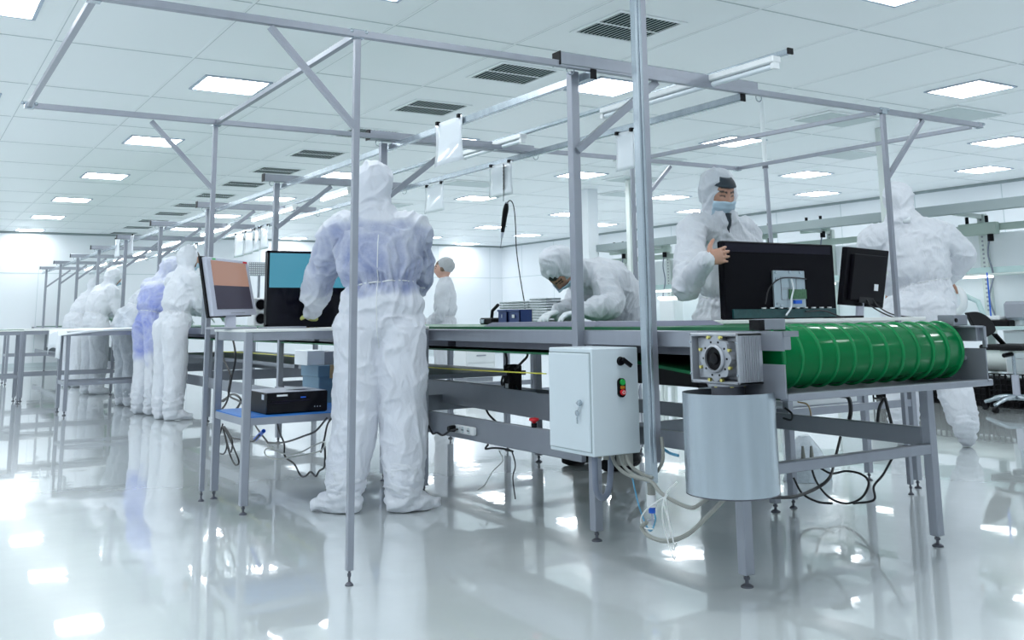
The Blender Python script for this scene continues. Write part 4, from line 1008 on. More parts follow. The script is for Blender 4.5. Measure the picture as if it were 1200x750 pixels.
# backrest, tilted disc
bc = at(1152, 380, Y=cy_+.1); g = G()
P_ = spline([at(u, v, Y=cy_-.02) for u, v in ((1134, 366.5), (1146, 365.5), (1158, 371), (1165, 380), (1167, 388), (1159, 394), (1152, 395), (1143, 384), (1134, 366.5))], 4)[:-1]
n_ = len(P_); g.add([*P_, *[p+Vector((.03, .06, .0)) for p in P_]], [tuple(range(n_)), tuple(range(2*n_-1, n_-1, -1))]+[(i, i+n_, (i+1) % n_+n_, (i+1) % n_) for i in range(n_)])
g.build('backrest', 'rubber', t, bevel=.01); G().bar((bc.x+.1, cy_+.05, bc.z-.1), (cx_+.1, cy_+.12, .62), .05, .015).build('back_support', 'black', t)
# magnifier lamp arm
c = at(1121, 352, X=10.3)
t = thing('magnifier_lamp', 'white magnifier lamp head beside the leaning right worker', 'lamp', (10.3, c.y, .835))
R = [(10.3+.05*math.cos(a*PI/12), c.y+.13*math.cos(a*PI/12), c.z+.13*math.sin(a*PI/12)) for a in range(25)]
G().tube(R, .040, 10, caps=False).build('lamp_ring', 'white', t, smooth=True); G().lathe([(.10, 0), (.10, .006)], (10.3, c.y, c.z), 'x', 24).build('lens', 'sleeve', t, smooth=True)
G().tube([(10.32, c.y-.08, c.z+.06), (10.34, c.y-.24, c.z-.02), (10.36, c.y-.30, .90)], .03, 10).build('arm', 'benchtop', t, smooth=True)
G().cham((10.15, c.y-.42, .836), (10.5, c.y+.12, .95), .02).build('base_case', 'white', t, bevel=.01)
# bench-top devices
c = at(1172, 379, X=10.2)
t = thing('soldering_station', 'black and white soldering unit on the right workbench', 'device', (10.2, c.y, .835))
G().cham((10.1, c.y-.16, .835), (10.35, c.y+.18, .90), .01).build('body', 'black', t); G().cham((10.12, c.y-.05, .90), (10.33, c.y+.17, .945), .01).build('top_case', 'white', t); G().cyl((10.2, c.y+.10, .9), (10.2, c.y+.10, 1.42), .008, 6).build('rod', 'blue', t)
c = at(1192, 371, X=10.25); t = thing('grey_housing', 'grey round-cornered housing at the right edge on the workbench', 'device', (10.25, c.y, .835))
G().cham((10.15, c.y-.15, .90), (10.4, c.y+.10, 1.10), .03).build('head', 'grey', t); G().cham((10.22, c.y-.05, .835), (10.32, c.y+.03, .92), .01).build('stem', 'white', t)
# roll and black crates beneath the bench
c = at(1190, 440, X=10.15)
t = thing('white_roll', 'thick white roll lying beneath the right workbench', 'roll', (10.2, c.y, .3)); G().cyl((10.2, c.y-.6, .47), (10.2, c.y+1.2, .47), .12, 28).build('roll_body', 'beigew', t, smooth=True)
for dy in (-.4, .9): G().box((10.08, c.y+dy-.02, 0), (10.32, c.y+dy+.02, .36)).build('support', 'beigew', t)
k = 0
for (ya, yb) in ((5.75, 6.45), (6.5, 7.2), (7.25, 7.95)):
    t = thing('black_crate', 'black mesh crate on the floor under the right workbench, %s from the right' % ORD[k], 'crate', (9.98, (ya+yb)/2, 0), 'black mesh crates'); k += 1
    g = G(); xx0, xx1 = 9.86, 10.05; z1 = .34
    for i in range(12):
        y = ya+(yb-ya)*i/11; g.box((xx0, y-.008, .0), (xx0+.012, y+.008, z1))
    for i in range(7): g.box((xx0-.002, ya, z1*i/6-.006+.006), (xx0+.010, yb, z1*i/6+.012))
    g.build('mesh_side', 'black', t)
    g = G().box((xx0+.04, ya+.01, .01), (xx1+.3, yb-.01, z1-.04)); g.build('load', 'rubber', t)
# plastic bag on the floor under the conveyor
c = at(945, 562, Z=0)
g = G(); R = []
for i in range(9):
    z = .26*i/8; ring = []
    for j in range(20):
        a = 2*PI*j/20; r = .16*(1-.75*(i/8)**2)*(1+.18*noise.noise((math.cos(a)*2, math.sin(a)*2, z*9)))
        ring.append((c.x+r*math.cos(a), c.y+r*.8*math.sin(a), max(0, z+.01*noise.noise((a*3, z*9, 3)))))
    R.append(ring)
o = g.rings(R).build('plastic_bag', 'bag', smooth=True, loc=(c.x, c.y, 0)); tag(o, 'crumpled clear plastic bag on the floor under the conveyor end', 'bag')
# shelf things under belt: keyboard-like rack, brown plugs
c = at(792, 440, X=3.2); o = G().cham((3.2, c.y-.15, c.z-.05), (3.3, c.y+.45, c.z+.04), .004).build('slotted_rail', 'black', loc=(3.2, c.y, c.z)); tag(o, 'black slotted rail beneath the belt seen beside the guard drum', 'rail')
c = at(975, 470, X=4.3); 
t = thing('open_unit', 'open electronics unit with green board under the right table', 'device', (4.4, c.y, c.z))
G().cham((4.1, 3.9, .50), (4.7, 4.3, .53), .004).build('tray', 'paper', t); G().cham((4.15, 3.95, .53), (4.45, 4.25, .57), .004).build('board', 'pcb', t); G().cham((4.5, 3.95, .53), (4.6, 4.2, .60), .004).build('supply', 'black', t)

# white drawer cabinet seen below the conveyor
def far_cabinet(u, v, w_, h_, lab):
    c = at(u, v, Z=0); t = thing('drawer_cabinet', lab, 'cabinet', (c.x, c.y, 0), 'white drawer cabinets past the conveyor')
    G().cham((c.x, c.y, .05), (c.x+w_, c.y+.5, h_), .006).build('body', 'white', t); G().box((c.x+.03, c.y+.03, 0), (c.x+w_-.03, c.y+.47, .05)).build('plinth', 'grey', t)
    for k in range(3):
        z = .08+(h_-.1)*k/3; d = G().cham((c.x+.02, c.y-.015, z), (c.x+w_-.02, c.y, z+(h_-.1)/3-.02), .004).build('drawer', 'white', t)
        G().box((c.x+w_*.35, c.y-.03, z+(h_-.1)/6), (c.x+w_*.65, c.y-.015, z+(h_-.1)/6+.02)).build('handle', 'grey', d)
far_cabinet(546, 447, .55, .72, 'white three-drawer cabinet past the conveyor, left of the two')
far_cabinet(690, 470, .60, .72, 'white three-drawer cabinet past the conveyor, behind the control cabinet')
# ------------------------------------------------------------------ people
def remesh(g, voxel, smooth=4, name='tmp'):
    me = g.mesh(name, 'white'); o = bpy.data.objects.new(name, me); COL.objects.link(o)
    r = o.modifiers.new('r', 'REMESH'); r.mode = 'VOXEL'; r.voxel_size = voxel
    if smooth: s = o.modifiers.new('s', 'SMOOTH'); s.iterations = smooth; s.factor = .5
    dg = bpy.context.evaluated_depsgraph_get(); new = bpy.data.meshes.new_from_object(o.evaluated_get(dg))
    bpy.data.objects.remove(o); bpy.data.meshes.remove(me); return new
def link_mesh(name, me, mt, parent):
    me.materials.clear(); me.materials.append(M[mt]); me.name = name
    me.polygons.foreach_set('use_smooth', [True]*len(me.polygons))
    o = bpy.data.objects.new(name, me); COL.objects.link(o); o.parent = parent; return o
def dense(P, R, n=4):
    """smooth path and radii"""
    P = [Vector(p) for p in P]; R = [(q, q) if not isinstance(q, (list, tuple)) else q for q in R]
    Q = spline(P, n); RR = []
    k = len(P)
    for i in range(k-1):
        for j in range(n):
            t = j/n; t = t*t*(3-2*t); RR.append((R[i][0]*(1-t)+R[i+1][0]*t, R[i][1]*(1-t)+R[i+1][1]*t))
    RR.append(R[-1])
    # rounded ends
    d0 = (Q[0]-Q[1]).normalized(); d1 = (Q[-1]-Q[-2]).normalized(); a0 = min(RR[0]); a1 = min(RR[-1])
    Q = [Q[0]+d0*a0*.75, Q[0]+d0*a0*.45]+Q+[Q[-1]+d1*a1*.45, Q[-1]+d1*a1*.75]
    sc = lambda r, f: (r[0]*f, r[1]*f)
    RR = [sc(RR[0], .45), sc(RR[0], .82)]+RR+[sc(RR[-1], .82), sc(RR[-1], .45)]
    return Q, RR
def limb(g, P, R, side=None, n=4, seg=16):
    Q, RR = dense(P, R, n); g.tube(Q, RR, seg, side)
def rotm(pitch=0, yaw=0, roll=0):
    return Matrix.Rotation(math.radians(yaw), 3, 'Z') @ Matrix.Rotation(math.radians(-pitch), 3, 'X') @ Matrix.Rotation(math.radians(roll), 3, 'Y')
def head_pt(d):
    x, y, z = d; px = x*.076*(1-.22*max(0, -z)**1.3); py = y*.094; pz = z*.116
    if y > 0:
        u, w = px, pz; ex = lambda a, s: math.exp(-(a/s)**2)
        nose = .024*ex(u, .012+.004*ex(w+.02, .015))*(ex(w+.018, .016)+.35*ex(w-.008, .020))
        py += nose+.006*ex(w-.034, .010)*ex(u, .05)-.009*ex(abs(u)-.031, .015)*ex(w-.014, .011)
        py += .007*ex(u, .024)*ex(w+.052, .010)+.009*ex(u, .024)*ex(w+.088, .016)-.004*ex(w+.066, .007)*ex(u, .03)
        py += .004*ex(abs(u)-.045, .02)*ex(w+.012, .02)
    if y < 0: py *= 1.08
    return Vector((px, py, pz))
def add_head(g, c, Mh, s=1.0, seg=28):
    R = []
    for i in range(1, seg):
        th = PI*i/seg; ring = []
        for j in range(2*seg):
            ph = PI*j/seg; ring.append(c+Mh @ (head_pt((math.sin(th)*math.cos(ph), math.sin(th)*math.sin(ph), -math.cos(th)))*s))
        R.append(ring)
    g.rings(R)
    for sx in (-1, 1): g.ball(c+Mh @ Vector((sx*.079*s, -.005*s, -.008*s)), (.009*s, .018*s, .031*s), 6, Mh)
def add_hand(g, wrist, dirn, palm_n, curl=.5, thumb_side=1, s=1.0, spread=.12):
    """palm plus five fingers; dirn = wrist to knuckles, palm_n = out of the palm, curl in radians per joint"""
    d = Vector(dirn).normalized(); pn = Vector(palm_n); pn = (pn-d*pn.dot(d)).normalized(); sd = d.cross(pn).normalized()*thumb_side
    k = wrist+d*.088*s
    g.tube([wrist-d*.008*s, wrist, wrist+d*.03*s, wrist+d*.065*s, k, k+d*.008*s], [(.024*s, .020*s), (.025*s, .019*s), (.034*s, .018*s), (.040*s, .016*s), (.041*s, .014*s), (.030*s, .009*s)], 14, side=sd)
    L = [.074, .082, .077, .060]; off = [.029, .010, -.010, -.028]
    for i in range(4):
        p = wrist+d*(.080+.004*(1-abs(i-1)))*s+sd*off[i]*s; dd = (d+sd*(1.2-i)*spread*.6).normalized(); r = (.0095-.0006*abs(i-1))*s; pts = [p-dd*.01*s, p]; rr = [r, r*1.05]
        for q, f in enumerate((.45, .31, .24)):
            ang = curl*(.7+.5*q); dd = (dd*math.cos(ang)+pn*math.sin(ang)).normalized(); p = p+dd*L[i]*f*s; pts.append(p); rr.append(r*(1-.08*(q+1)))
        limb(g, pts, rr, None, 3, 8)
    p = wrist+d*.022*s+sd*.026*s; dd = (d*.65+sd*.75+pn*.25).normalized(); pts = [p, p+dd*.038*s]; dd2 = (dd+d*.45+pn*curl*.8).normalized(); pts += [pts[-1]+dd2*.032*s]; dd3 = (dd2+d*.3+pn*curl*.6).normalized(); pts += [pts[-1]+dd3*.026*s]
    limb(g, pts, [.0135*s, .0125*s, .0105*s, .009*s], None, 3, 8)
def cast_ring(bvh, c, axis, up, n=40, out=.6, r=.004):
    """ring of points where rays toward the axis hit the surface"""
    pts = []; a0 = Vector(axis).normalized(); u = a0.orthogonal().normalized(); v = a0.cross(u)
    for k in range(n):
        d = u*math.cos(2*PI*k/n)+v*math.sin(2*PI*k/n); h = bvh.ray_cast(c+d*out, -d)
        if h[0]: pts.append(h[0])
    return pts
def person(label, loc, rz, J, scale=1.0, tint='suit_grey', under=None, group=None, fingers=False, face='mask', glove=(.75, .80, .84), gown=False, vox=.012, seed=0, pants=True, hand=None, skin=(.50, .27, .19), seams=False, hood=True, fold=1.0, shoes='suit_grey'):
    """J: joints in the person's own frame (x right, y forward, z up, metres at scale 1)"""
    t = thing('person', label, 'person', loc, group); t.rotation_euler = (0, 0, math.radians(rz))
    V = lambda k: Vector(J[k])*scale; s = scale
    Mh = rotm(*J['look']); hc = V('head')
    pel, wai, che, nec = V('pelvis'), V('waist'), V('chest'), V('neck')
    side = Vector(J.get('side', (1, 0, 0)))
    # ---- the body: one continuous surface
    g = G(); add_head(g, hc, Mh, s*.98)
    limb(g, [hc+Mh @ Vector((0, -.02, -.06))*s, nec.lerp(hc, .35), nec+(che-nec)*.2], [.052*s, .053*s, .07*s])
    limb(g, [pel, wai, che, nec+(che-nec)*.15], [(.125*s, .09*s), (.12*s, .085*s), (.14*s, .09*s), (.08*s, .06*s)], side)
    for q, sg in (('l', -1), ('r', 1)):
        sh, el, wr = V(q+'sh'), V(q+'el'), V(q+'wr')
        limb(g, [che.lerp(nec, .6), sh, el, wr], [.040*s, .040*s, .030*s, .024*s])
        limb(g, [pel+side*sg*.05*s, V(q+'hip'), V(q+'kn'), V(q+'an')], [.07*s, .08*s, .055*s, .04*s])
        an = V(q+'an'); fd = Vector(J.get(q+'foot', (0, 1, 0))).normalized()
        limb(g, [an, an+fd*.05*s-Vector((0, 0, .045*s)), an+fd*.13*s-Vector((0, 0, .062*s))], [.035*s, .035*s, .028*s])
        hd = J.get(q+'hand')
        dirn = (wr-el).normalized() if not hd else Vector(hd[0]); pn = Vector((0, 0, -1)) if not hd else Vector(hd[1])
        curl = .35 if not hd or len(hd) < 3 else hd[2]
        add_hand(g, wr, dirn, pn, curl, thumb_side=-sg if not hd or len(hd) < 4 else hd[3], s=s)
    me = remesh(g, .0065 if fingers else .009, 1)
    col = me.color_attributes.new('tone', 'FLOAT_COLOR', 'POINT'); Mi = Mh.transposed()
    W = [V('lwr'), V('rwr')]; data = []
    for v in me.vertices:
        c = skin; q = Mi @ (v.co-hc)/s
        if q.length < .16:
            if q.y > .04:
                if abs(abs(q.x)-.030) < .021 and abs(q.z-.034-.1*(.03-abs(abs(q.x)-.03))) < .0055: c = (.05, .035, .03)
                elif abs(abs(q.x)-.031) < .013 and abs(q.z-.013) < .0045: c = (.07, .05, .045)
                elif abs(q.x) < .024 and abs(q.z+.053) < .007: c = (.45, .14, .13)
            if q.z > .055 or (q.y < .02 and q.z > -.03): c = (.035, .03, .03) if face != 'woman' else (.16, .10, .06)
        elif glove and min((v.co-w).length for w in W) < .24*s and v.co.z > .4: c = glove
        data += [*c, 1.0]
    col.data.foreach_set('color', data)
    link_mesh('body', me, 'body', t)
    # ---- coverall
    g = G(); b = J.get('bulk', 1.0)
    blo = wai.lerp(che, .38)
    limb(g, [pel-Vector((0, 0, .03))*s, pel.lerp(wai, .45), wai, blo, che, che.lerp(nec, .62), nec], [(.178*s*b, .135*s*b), (.192*s*b, .145*s*b), (.165*s*b, .120*s*b), (.198*s*b, .150*s*b), (.212*s*b, .145*s*b), (.165*s*b, .105*s), (.085*s, .085*s)], side, 4, 28)
    for q, sg in (('l', -1), ('r', 1)):
        sh, el, wr = V(q+'sh'), V(q+'el'), V(q+'wr'); e_ = (wr-el).normalized()
        limb(g, [che.lerp(nec, .55), sh, sh.lerp(el, .5), el, el.lerp(wr, .5), wr-e_*.01], [.075*s, .088*s*b, .085*s*b, .073*s*b, .066*s*b, .044*s], None, 5, 18)
        if pants:
            hp, kn, an = V(q+'hip'), V(q+'kn'), V(q+'an')
            limb(g, [pel+side*sg*.06*s, hp, hp.lerp(kn, .5), kn, kn.lerp(an, .5), an+Vector((0, 0, .03*s))], [.11*s, .126*s*b, .119*s*b, .109*s*b, .105*s*b, .092*s*b], None, 5, 20)
    if gown:
        limb(g, [pel, pel.lerp(V('lkn').lerp(V('rkn'), .5), .6)], [(.20*s, .16*s), (.23*s, .19*s)], side)
    if hood:
        g.ball(hc+Mh @ Vector((0, -.038*s, .012*s)), (.108*s, .114*s, .138*s), 18, Mh)
        limb(g, [hc+Mh @ Vector((0, -.035, -.05))*s, hc.lerp(nec, .6)+Mh @ Vector((0, -.02, 0))*s, nec+(che-nec)*.12], [(.088*s, .085*s), (.092*s, .090*s), (.135*s, .105*s)], side)
    me = remesh(g, vox, 3)
    def folds(p, n, z):
        wv = Vector((noise.noise(p*6), noise.noise(p*6+Vector((7, 0, 0))), noise.noise(p*6+Vector((0, 9, 0)))))*.07
        p = p+wv
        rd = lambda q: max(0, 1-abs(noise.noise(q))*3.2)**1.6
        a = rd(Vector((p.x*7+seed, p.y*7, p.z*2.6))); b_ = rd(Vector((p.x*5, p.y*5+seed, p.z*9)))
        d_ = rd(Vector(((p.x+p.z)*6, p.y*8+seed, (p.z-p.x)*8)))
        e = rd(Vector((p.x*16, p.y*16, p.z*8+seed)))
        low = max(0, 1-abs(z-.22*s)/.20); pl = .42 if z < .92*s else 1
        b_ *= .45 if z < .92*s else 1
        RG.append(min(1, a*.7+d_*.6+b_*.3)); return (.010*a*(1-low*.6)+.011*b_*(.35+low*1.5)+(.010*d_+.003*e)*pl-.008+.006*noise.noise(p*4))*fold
    RG = []
    me.update(); N = [v.normal.copy() for v in me.vertices]; und = []
    wz = wai.z; ax = (che-wai).normalized()
    for v, n in zip(me.vertices, N):
        p = v.co.copy(); w = (p-wai).dot(ax)
        gather = math.exp(-(w/.06)**2)*.007*math.sin(math.atan2(p.y-wai.y, p.x-wai.x)*34+noise.noise(p*9)*3) if (p-wai).length < .32*s else 0
        v.co = p+n*(folds(p, n, p.z)*s+gather-.010*math.exp(-(w/.014)**2)*(1 if (p-wai).length < .3*s else 0))
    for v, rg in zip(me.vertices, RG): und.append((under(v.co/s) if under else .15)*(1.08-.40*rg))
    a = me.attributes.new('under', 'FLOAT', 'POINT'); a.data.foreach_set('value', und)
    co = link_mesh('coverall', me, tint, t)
    bvh = BVHTree.FromPolygons([v.co for v in me.vertices], [tuple(p.vertices) for p in me.polygons])
    pts = cast_ring(bvh, wai, ax, None, 44, .5)
    pts = [p for p in pts if (p-wai).length < .30*s]
    if len(pts) > 20: G().tube([*pts, pts[0]], .0045*s, 6, caps=False).build('waist_elastic', tint, co, smooth=True) if False else add_local('waist_elastic', G().tube([*pts, pts[0]], .004*s, 6, caps=False), 'white', t)
    if seams:
        for dx, z0, z1 in ((.035, .82, 1.40), (-.11, 1.18, 1.42), (.15, 1.18, 1.40)):
            pts = []
            for k in range(26):
                z = (z0+(z1-z0)*k/25)*s; h = bvh.ray_cast(Vector((dx*s+.02*math.sin(k*.5)*0, -.6, z)), Vector((0, 1, 0)))
                if h[0]: pts.append(h[0]-Vector((0, .001, 0)))
            if len(pts) > 8 and dx > 0 and dx < .1: add_local('back_seam', G().tube(pts, .0028, 5), 'white', t)
    # ---- shoe covers
    if pants:
        for q, sg in (('l', -1), ('r', 1)):
            an = V(q+'an'); fd = Vector(J.get(q+'foot', (0, 1, 0))).normalized(); fz = fd.z; g = G()
            toe = an+fd*.17*s; heel = an-fd*.055*s; z0 = -an.z if fz == 0 else None
            lo = lambda p, h: Vector((p.x, p.y, h*s)) if fz == 0 else p
            sd_ = fd.cross(Vector((0, 0, 1))).normalized() if abs(fd.z) < .95 else side
            if fz == 0:
                limb(g, [lo(heel, .055), lo(an, .058), lo(an+fd*.09*s, .048), lo(toe, .034)], [(.055*s, .050*s), (.066*s, .058*s), (.066*s, .050*s), (.048*s, .030*s)], sd_)
            else:
                up_ = sd_.cross(fd).normalized()
                limb(g, [heel-up_*.03*s, an-up_*.03*s, an+fd*.09*s-up_*.04*s, toe-up_*.05*s], [(.055*s, .048*s), (.064*s, .056*s), (.064*s, .048*s), (.046*s, .030*s)], sd_)
            kn = V(q+'kn'); up = (kn-an).normalized()
            limb(g, [an-up*.03*s, an+up*.05*s, an+up*.13*s, an+up*.21*s], [.082*s, .098*s, .100*s, .092*s])
            m2 = remesh(g, vox, 2); m2.update(); N = [v.normal.copy() for v in m2.vertices]
            for v, n in zip(m2.vertices, N):
                p = v.co.copy(); v.co = p+n*(.012*(1-abs(noise.noise(Vector((p.x*8, p.y*8+seed+sg, p.z*26))))*2.6)+.005*noise.noise(p*26))
                if v.co.z < .004: v.co.z = .004
            a = m2.attributes.new('under', 'FLOAT', 'POINT'); a.data.foreach_set('value', [.10]*len(m2.vertices))
            link_mesh('shoe_cover' if shoes == 'suit_grey' else 'shoe', m2, shoes, t)
    if label.endswith('heel lifted'):
        h = bvh.ray_cast(nec+Vector((.03, -.6, -.03)), Vector((0, 1, 0)))
        if h[0]: add_local('neck_label', G().box(h[0]+Vector((-.028, -.006, -.022)), h[0]+Vector((.028, .004, .022))), 'paper', t)
    if face == 'maskcap':
        pts = []
        for k in range(7):
            h = bvh.ray_cast(nec+Vector((.0, .6, .02-.022*k)), Vector((0, -1, 0)))
            if h[0]: pts.append(h[0]+Vector((0, -.006, 0)))
        if len(pts) > 4: add_local('undershirt', G().tube(pts, [.004+.0035*(6-k) for k in range(len(pts))], 8), 'hair', t)
    # ---- face mask
    if face in ('mask', 'maskcap'):
        g = G(); n_, k_ = 13, 9; vs = []; fs = []
        for i in range(n_):
            for j in range(k_):
                u = -.066+.132*i/(n_-1); w = -.022-.082*j/(k_-1)+.012*(1-(u/.066)**2)*(1-j/(k_-1))
                x, z = u/.076, w/.116; yy = math.sqrt(max(.02, 1-x*x-z*z)); p = head_pt((x, yy, z)); p = Vector((u*1.06, max(p.y, .045)+.012+.004*math.sin(j*2.1), w))
                vs.append(hc+Mh @ (p*s))
        for i in range(n_-1):
            for j in range(k_-1): q_ = i*k_+j; fs.append((q_, q_+1, q_+k_+1, q_+k_))
        g.add(vs, fs); o = add_local('face_mask', g, 'maskblue', t); md = o.modifiers.new('s', 'SOLIDIFY'); md.thickness = .003
    if face == 'maskcap':
        g = G(); R = []
        for i in range(6):
            th = math.radians(28+i*6.5); R.append([hc+Mh @ (Vector((.080*math.cos(math.radians(a)), .100*math.sin(math.radians(a)), 0))*math.sin(th)*1.0+Vector((0, 0, .116*math.cos(th))))*s*1.03 for a in range(20, 161, 10)])
        vs = [p for r in R for p in r]; k_ = len(R[0]); fs = [(i*k_+j, i*k_+j+1, (i+1)*k_+j+1, (i+1)*k_+j) for i in range(5) for j in range(k_-1)]
        g.add(vs, fs); o = add_local('cap', g, 'hair', t); md = o.modifiers.new('s', 'SOLIDIFY'); md.thickness = .006
    if face == 'woman':
        g = G(); g.ball(hc+Mh @ Vector((0, -.042*s, .040*s)), (.092*s, .105*s, .098*s), 16, Mh); m2 = remesh(g, .010, 2)
        N = [v.normal.copy() for v in m2.vertices]
        for v, n in zip(m2.vertices, N): v.co += n*.006*noise.noise(v.co*30)
        link_mesh('hair_net', m2, 'net', t)
    return t
def add_local(name, g, mt, parent):
    me = g.mesh(name, mt, (0, 0, 0)); me.polygons.foreach_set('use_smooth', [True]*len(me.polygons))
    o = bpy.data.objects.new(name, me); COL.objects.link(o); o.parent = parent; return o

STAND = dict(pelvis=(0, 0, .95), waist=(0, 0, 1.07), chest=(0, 0, 1.30), neck=(0, 0, 1.47), head=(0, .03, 1.61), look=(0, 0, 0),
    lsh=(-.175, 0, 1.41), rsh=(.175, 0, 1.41), lel=(-.24, -.02, 1.14), rel=(.24, -.02, 1.14), lwr=(-.22, .14, .95), rwr=(.22, .14, .95),
    lhip=(-.10, 0, .90), rhip=(.10, 0, .90), lkn=(-.11, .02, .50), rkn=(.11, .02, .50), lan=(-.12, 0, .10), ran=(.12, 0, .10))
def pose(**k): d = dict(STAND); d.update(k); return d
ss = lambda x, a, b: max(0, min(1, (x-a)/(b-a)))**2*(3-2*max(0, min(1, (x-a)/(b-a))))
def lpx(loc, rz, sc):
    """seen point -> the person's own frame"""
    Mi = Matrix.Rotation(-math.radians(rz), 3, 'Z')
    return lambda u, v, X=None, Y=None: tuple((Mi @ (at(u, v, X=X, Y=Y)-Vector(loc)))/sc)
nz_ = lambda p: .05*noise.noise(p*9)
# 1 front worker, back to the camera, left arm down to the table
person('person in white hooded coverall seen from behind, blue clothes showing through, hand on the table', (2.20, 5.02, 0), -34,
    pose(pelvis=(.035, 0, .97), waist=(.035, .0, 1.14), chest=(.015, .03, 1.36), neck=(-.015, .07, 1.53), head=(-.035, .10, 1.665), look=(22, 8, 0),
         lsh=(-.20, .06, 1.44), rsh=(.190, .05, 1.44), lel=(-.345, .20, 1.20), lwr=(-.42, .35, 1.00), rel=(.20, .20, 1.20), rwr=(.08, .38, 1.08), lhand=((-.25, .85, -.35), (0, -.3, -1), .5),
         lhip=(-.075, 0, .90), rhip=(.135, 0, .90), lkn=(-.098, .02, .50), rkn=(.150, .02, .50), lan=(-.145, -.01, .10), ran=(.155, .0, .10), lfoot=(-.85, .35, 0), rfoot=(.8, .45, 0), bulk=1.12),
    scale=1.035, tint='suit_blue', under=lambda p: max(.85*ss(p.z+nz_(p), 1.07, 1.13)*(1-ss(p.z+nz_(p), 1.43, 1.50))*(1-.5*ss(-p.x+nz_(p), .28, .42)), .12), fingers=True, vox=.0075, seed=3, seams=True, glove=(.70, .72, .25), fold=1.15)
# 2 standing left worker with face
person('person in plain white hooded coverall with mask standing tall, nearest of the left row', (2.46, 10.94, 0), -76,
    pose(pelvis=(0, .03, .95), waist=(0, .07, 1.07), chest=(0, .10, 1.30), neck=(0, .14, 1.47), head=(0, .19, 1.615), lsh=(-.175, .10, 1.41), rsh=(.175, .10, 1.41),
         lel=(-.20, .18, 1.16), lwr=(-.12, .42, 1.05), rel=(.20, .20, 1.16), rwr=(.14, .44, 1.05), look=(14, -16, 0), lfoot=(-.5, .8, 0), rfoot=(.4, .8, 0), bulk=1.05),
    scale=1.03, tint='suit_grey', under=lambda p: .10, fingers=False, vox=.013, seed=11)
# 3 blue gowned
person('person in sheer coverall over deep blue clothes, head bowed, second in the left row', (2.41, 11.72, 0), -68,
    pose(lel=(-.20, .08, 1.12), lwr=(-.12, .30, 1.02), rel=(.22, .06, 1.10), rwr=(.14, .30, 1.02), look=(42, 4, 0), chest=(0, .06, 1.28), neck=(0, .13, 1.43), head=(0, .23, 1.53), lsh=(-.175, .09, 1.37), rsh=(.175, .09, 1.37), bulk=1.0),
    scale=1.03, tint='suit_deepblue', under=lambda p: .85*ss(p.z+nz_(p)*2, .50, .72)*(1-ss(p.z, 1.34, 1.42)) if p.z < 1.42 else .35, vox=.013, seed=17, face='none')
# 4 deeply bent
person('person bent deeply forward over the line in sheer coverall, middle of the left row', (2.47, 13.10, 0), -78,
    pose(pelvis=(0, -.06, .95), waist=(0, .06, 1.09), chest=(0, .28, 1.28), neck=(0, .43, 1.39), head=(0, .56, 1.42), look=(55, 0, 0), lsh=(-.18, .37, 1.35), rsh=(.18, .37, 1.35), lel=(-.24, .46, 1.10), rel=(.24, .46, 1.10), lwr=(-.16, .60, 1.02), rwr=(.16, .60, 1.02), lhip=(-.10, -.05, .90), rhip=(.10, -.05, .90), bulk=1.2),
    scale=1.04, tint='suit_grey', under=lambda p: .75, vox=.014, seed=23, face='none')
# 5
person('person in white hooded coverall leaning over the line, fourth in the left row', (2.44, 15.55, 0), -72,
    pose(chest=(0, .08, 1.30), neck=(0, .16, 1.45), head=(0, .24, 1.57), look=(30, 0, 0), lsh=(-.18, .12, 1.39), rsh=(.18, .12, 1.39), lel=(-.22, .22, 1.14), rel=(.24, .20, 1.12), lwr=(-.12, .42, 1.06), rwr=(.14, .42, 1.04), bulk=1.1),
    scale=1.05, tint='suit_grey', under=lambda p: .45 if p.z < .9 else .12, vox=.015, seed=29)
# 6
person('person in white coverall bowed low, farthest and smallest in the left row', (2.44, 17.5, 0), -66,
    pose(pelvis=(0, -.03, .93), waist=(0, .05, 1.05), chest=(0, .18, 1.24), neck=(0, .26, 1.40), head=(0, .32, 1.50), look=(42, 0, 0), lsh=(-.18, .25, 1.33), rsh=(.18, .25, 1.33), lel=(-.24, .35, 1.08), rel=(.24, .35, 1.08), lwr=(-.14, .50, 1.02), rwr=(.14, .50, 1.02), bulk=1.05),
    scale=1.06, tint='suit_grey', under=lambda p: .2, vox=.015, seed=31, face='none')
# 7 woman far
person('person in pale gown and hair net in the distance, face in profile to the left', (5.08, 9.70, 0), 56,
    pose(lel=(-.22, .02, 1.12), lwr=(-.14, .18, .98), rel=(.22, .02, 1.12), rwr=(.10, .22, 1.0), look=(4, 0, 0), bulk=.88),
    scale=.955, tint='suit_grey', under=lambda p: .25, vox=.013, seed=37, face='woman', hood=False, skin=(.62, .38, .30), glove=None)
# 8 bending over the belt
loc8, rz8, s8 = (4.36, 5.62, 0), 96, 1.05; q8 = lpx(loc8, rz8, s8)
person('person in hooded coverall bending right down over the belt, both gloved hands at work', loc8, rz8,
    pose(pelvis=(0, -.05, .92), waist=(0, .05, 1.06), chest=q8(703, 330, Y=5.45), neck=q8(680, 321, Y=5.35), head=q8(656, 317, Y=5.25), look=(78, 12, 0), lsh=q8(706, 327, Y=5.25), rsh=q8(690, 325, Y=5.62), lel=q8(716, 357, Y=5.05), rel=q8(672, 362, Y=5.6), lwr=q8(678, 366, Y=4.95), rwr=q8(652, 366, Y=5.35), lhip=(-.10, -.03, .88), rhip=(.10, -.03, .88), lkn=(-.14, .16, .50), rkn=(.14, .16, .50), lan=(-.20, .20, .10), ran=(.17, .20, .10),
         lhand=((.25, 1, -.15), (0, 0, -1), .5), rhand=((-.1, 1, -.2), (0, 0, -1), .5), bulk=1.08),
    scale=s8, tint='suit_grey', under=lambda p: .22, fingers=True, vox=.010, seed=41, shoes='rubber')
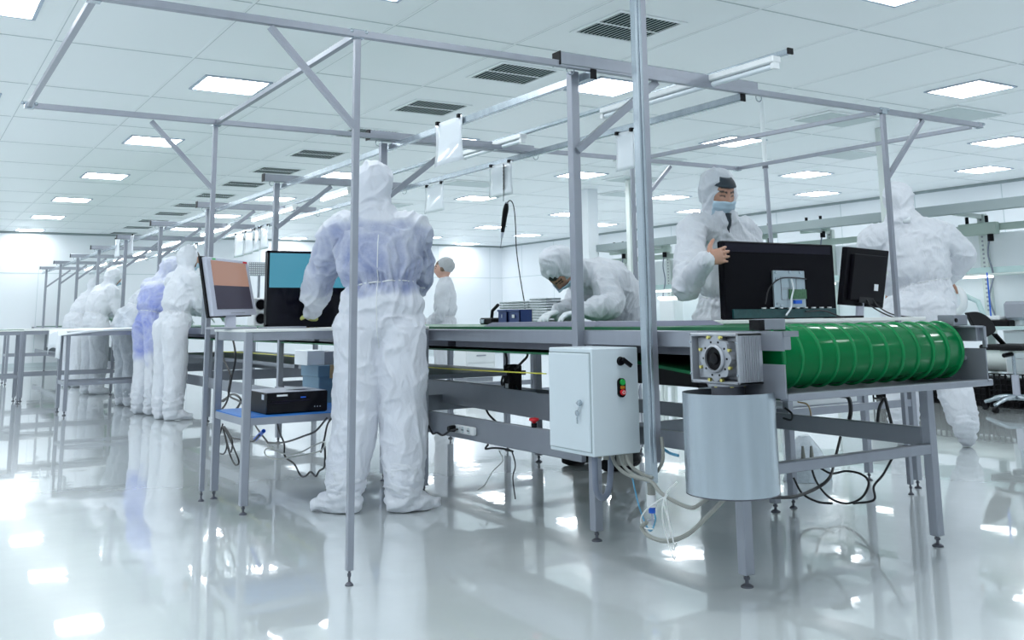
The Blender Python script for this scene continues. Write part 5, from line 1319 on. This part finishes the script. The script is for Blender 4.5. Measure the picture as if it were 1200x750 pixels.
# 9 man holding the television
loc9, rz9, s9 = (4.17, 4.38, 0), 178, 1.045; q9 = lpx(loc9, rz9, s9)
person('person in white hooded coverall and blue mask looking down, hand on the television corner', loc9, rz9,
    pose(chest=(.02, .05, 1.28), head=q9(844, 228, Y=4.26), neck=q9(840, 256, Y=4.31), look=(22, -12, 0), rsh=q9(814, 266, Y=4.26), lsh=q9(870, 270, Y=4.36), rel=q9(803, 336, Y=3.98), rwr=q9(829, 304, Y=3.665), lel=(-.22, .10, 1.14), lwr=(-.16, .26, 1.02), bulk=.93,
         rhand=(Matrix.Rotation(-math.radians(178), 3, 'Z') @ Vector((1, .02, .22)), Matrix.Rotation(-math.radians(178), 3, 'Z') @ Vector((0, 1, -.1)), .10, 1)),
    scale=s9, tint='suit_grey', under=lambda p: .28*ss(p.z, .9, 1.0), fingers=True, vox=.009, seed=47, face='maskcap', glove=None)
# 10 right worker back
loc10, rz10, s10 = (6.64, 4.95, 0), -52, 1.115; q10 = lpx(loc10, rz10, s10)
person('person in white hooded coverall seen from behind at the right, arm bent, heel lifted', loc10, rz10,
    pose(pelvis=q10(1086, 372, Y=4.95), waist=q10(1082, 332, Y=4.97), chest=q10(1070, 285, Y=5.02), neck=q10(1057, 255, Y=5.07), head=q10(1052, 238, Y=5.12), look=(30, 16, 0), lsh=(-.21, .16, 1.42), rsh=q10(1098, 272, Y=4.92), rel=q10(1131, 297, Y=4.82), rwr=q10(1113, 330, Y=5.05), lel=(-.27, .3, 1.2), lwr=(-.12, .5, 1.06),
         lhip=(-.06, 0, .90), rhip=(.15, 0, .90), lkn=(-.08, .04, .50), rkn=(.22, .04, .50), lan=(-.10, .0, .10), ran=(.28, -.06, .17), rfoot=(.12, .75, -.62), bulk=1.08),
    scale=s10, tint='suit_grey', under=lambda p: .12, fingers=True, vox=.011, seed=53, face='none', glove=None)
# ------------------------------------------------------------------ world and view
w = bpy.data.worlds.new('world'); S.world = w; w.use_nodes = True
w.node_tree.nodes['Background'].inputs[0].default_value = (.85, .93, 1, 1); w.node_tree.nodes['Background'].inputs[1].default_value = .3
S.view_settings.view_transform = 'Standard'; S.view_settings.look = 'None'; S.view_settings.exposure = 1.55; S.view_settings.gamma = 1.0
S.view_settings.use_curve_mapping = False
S.cycles.use_denoising = True
S.cycles.max_bounces = 8; S.cycles.diffuse_bounces = 5; S.cycles.glossy_bounces = 4
S.cycles.use_light_tree = True
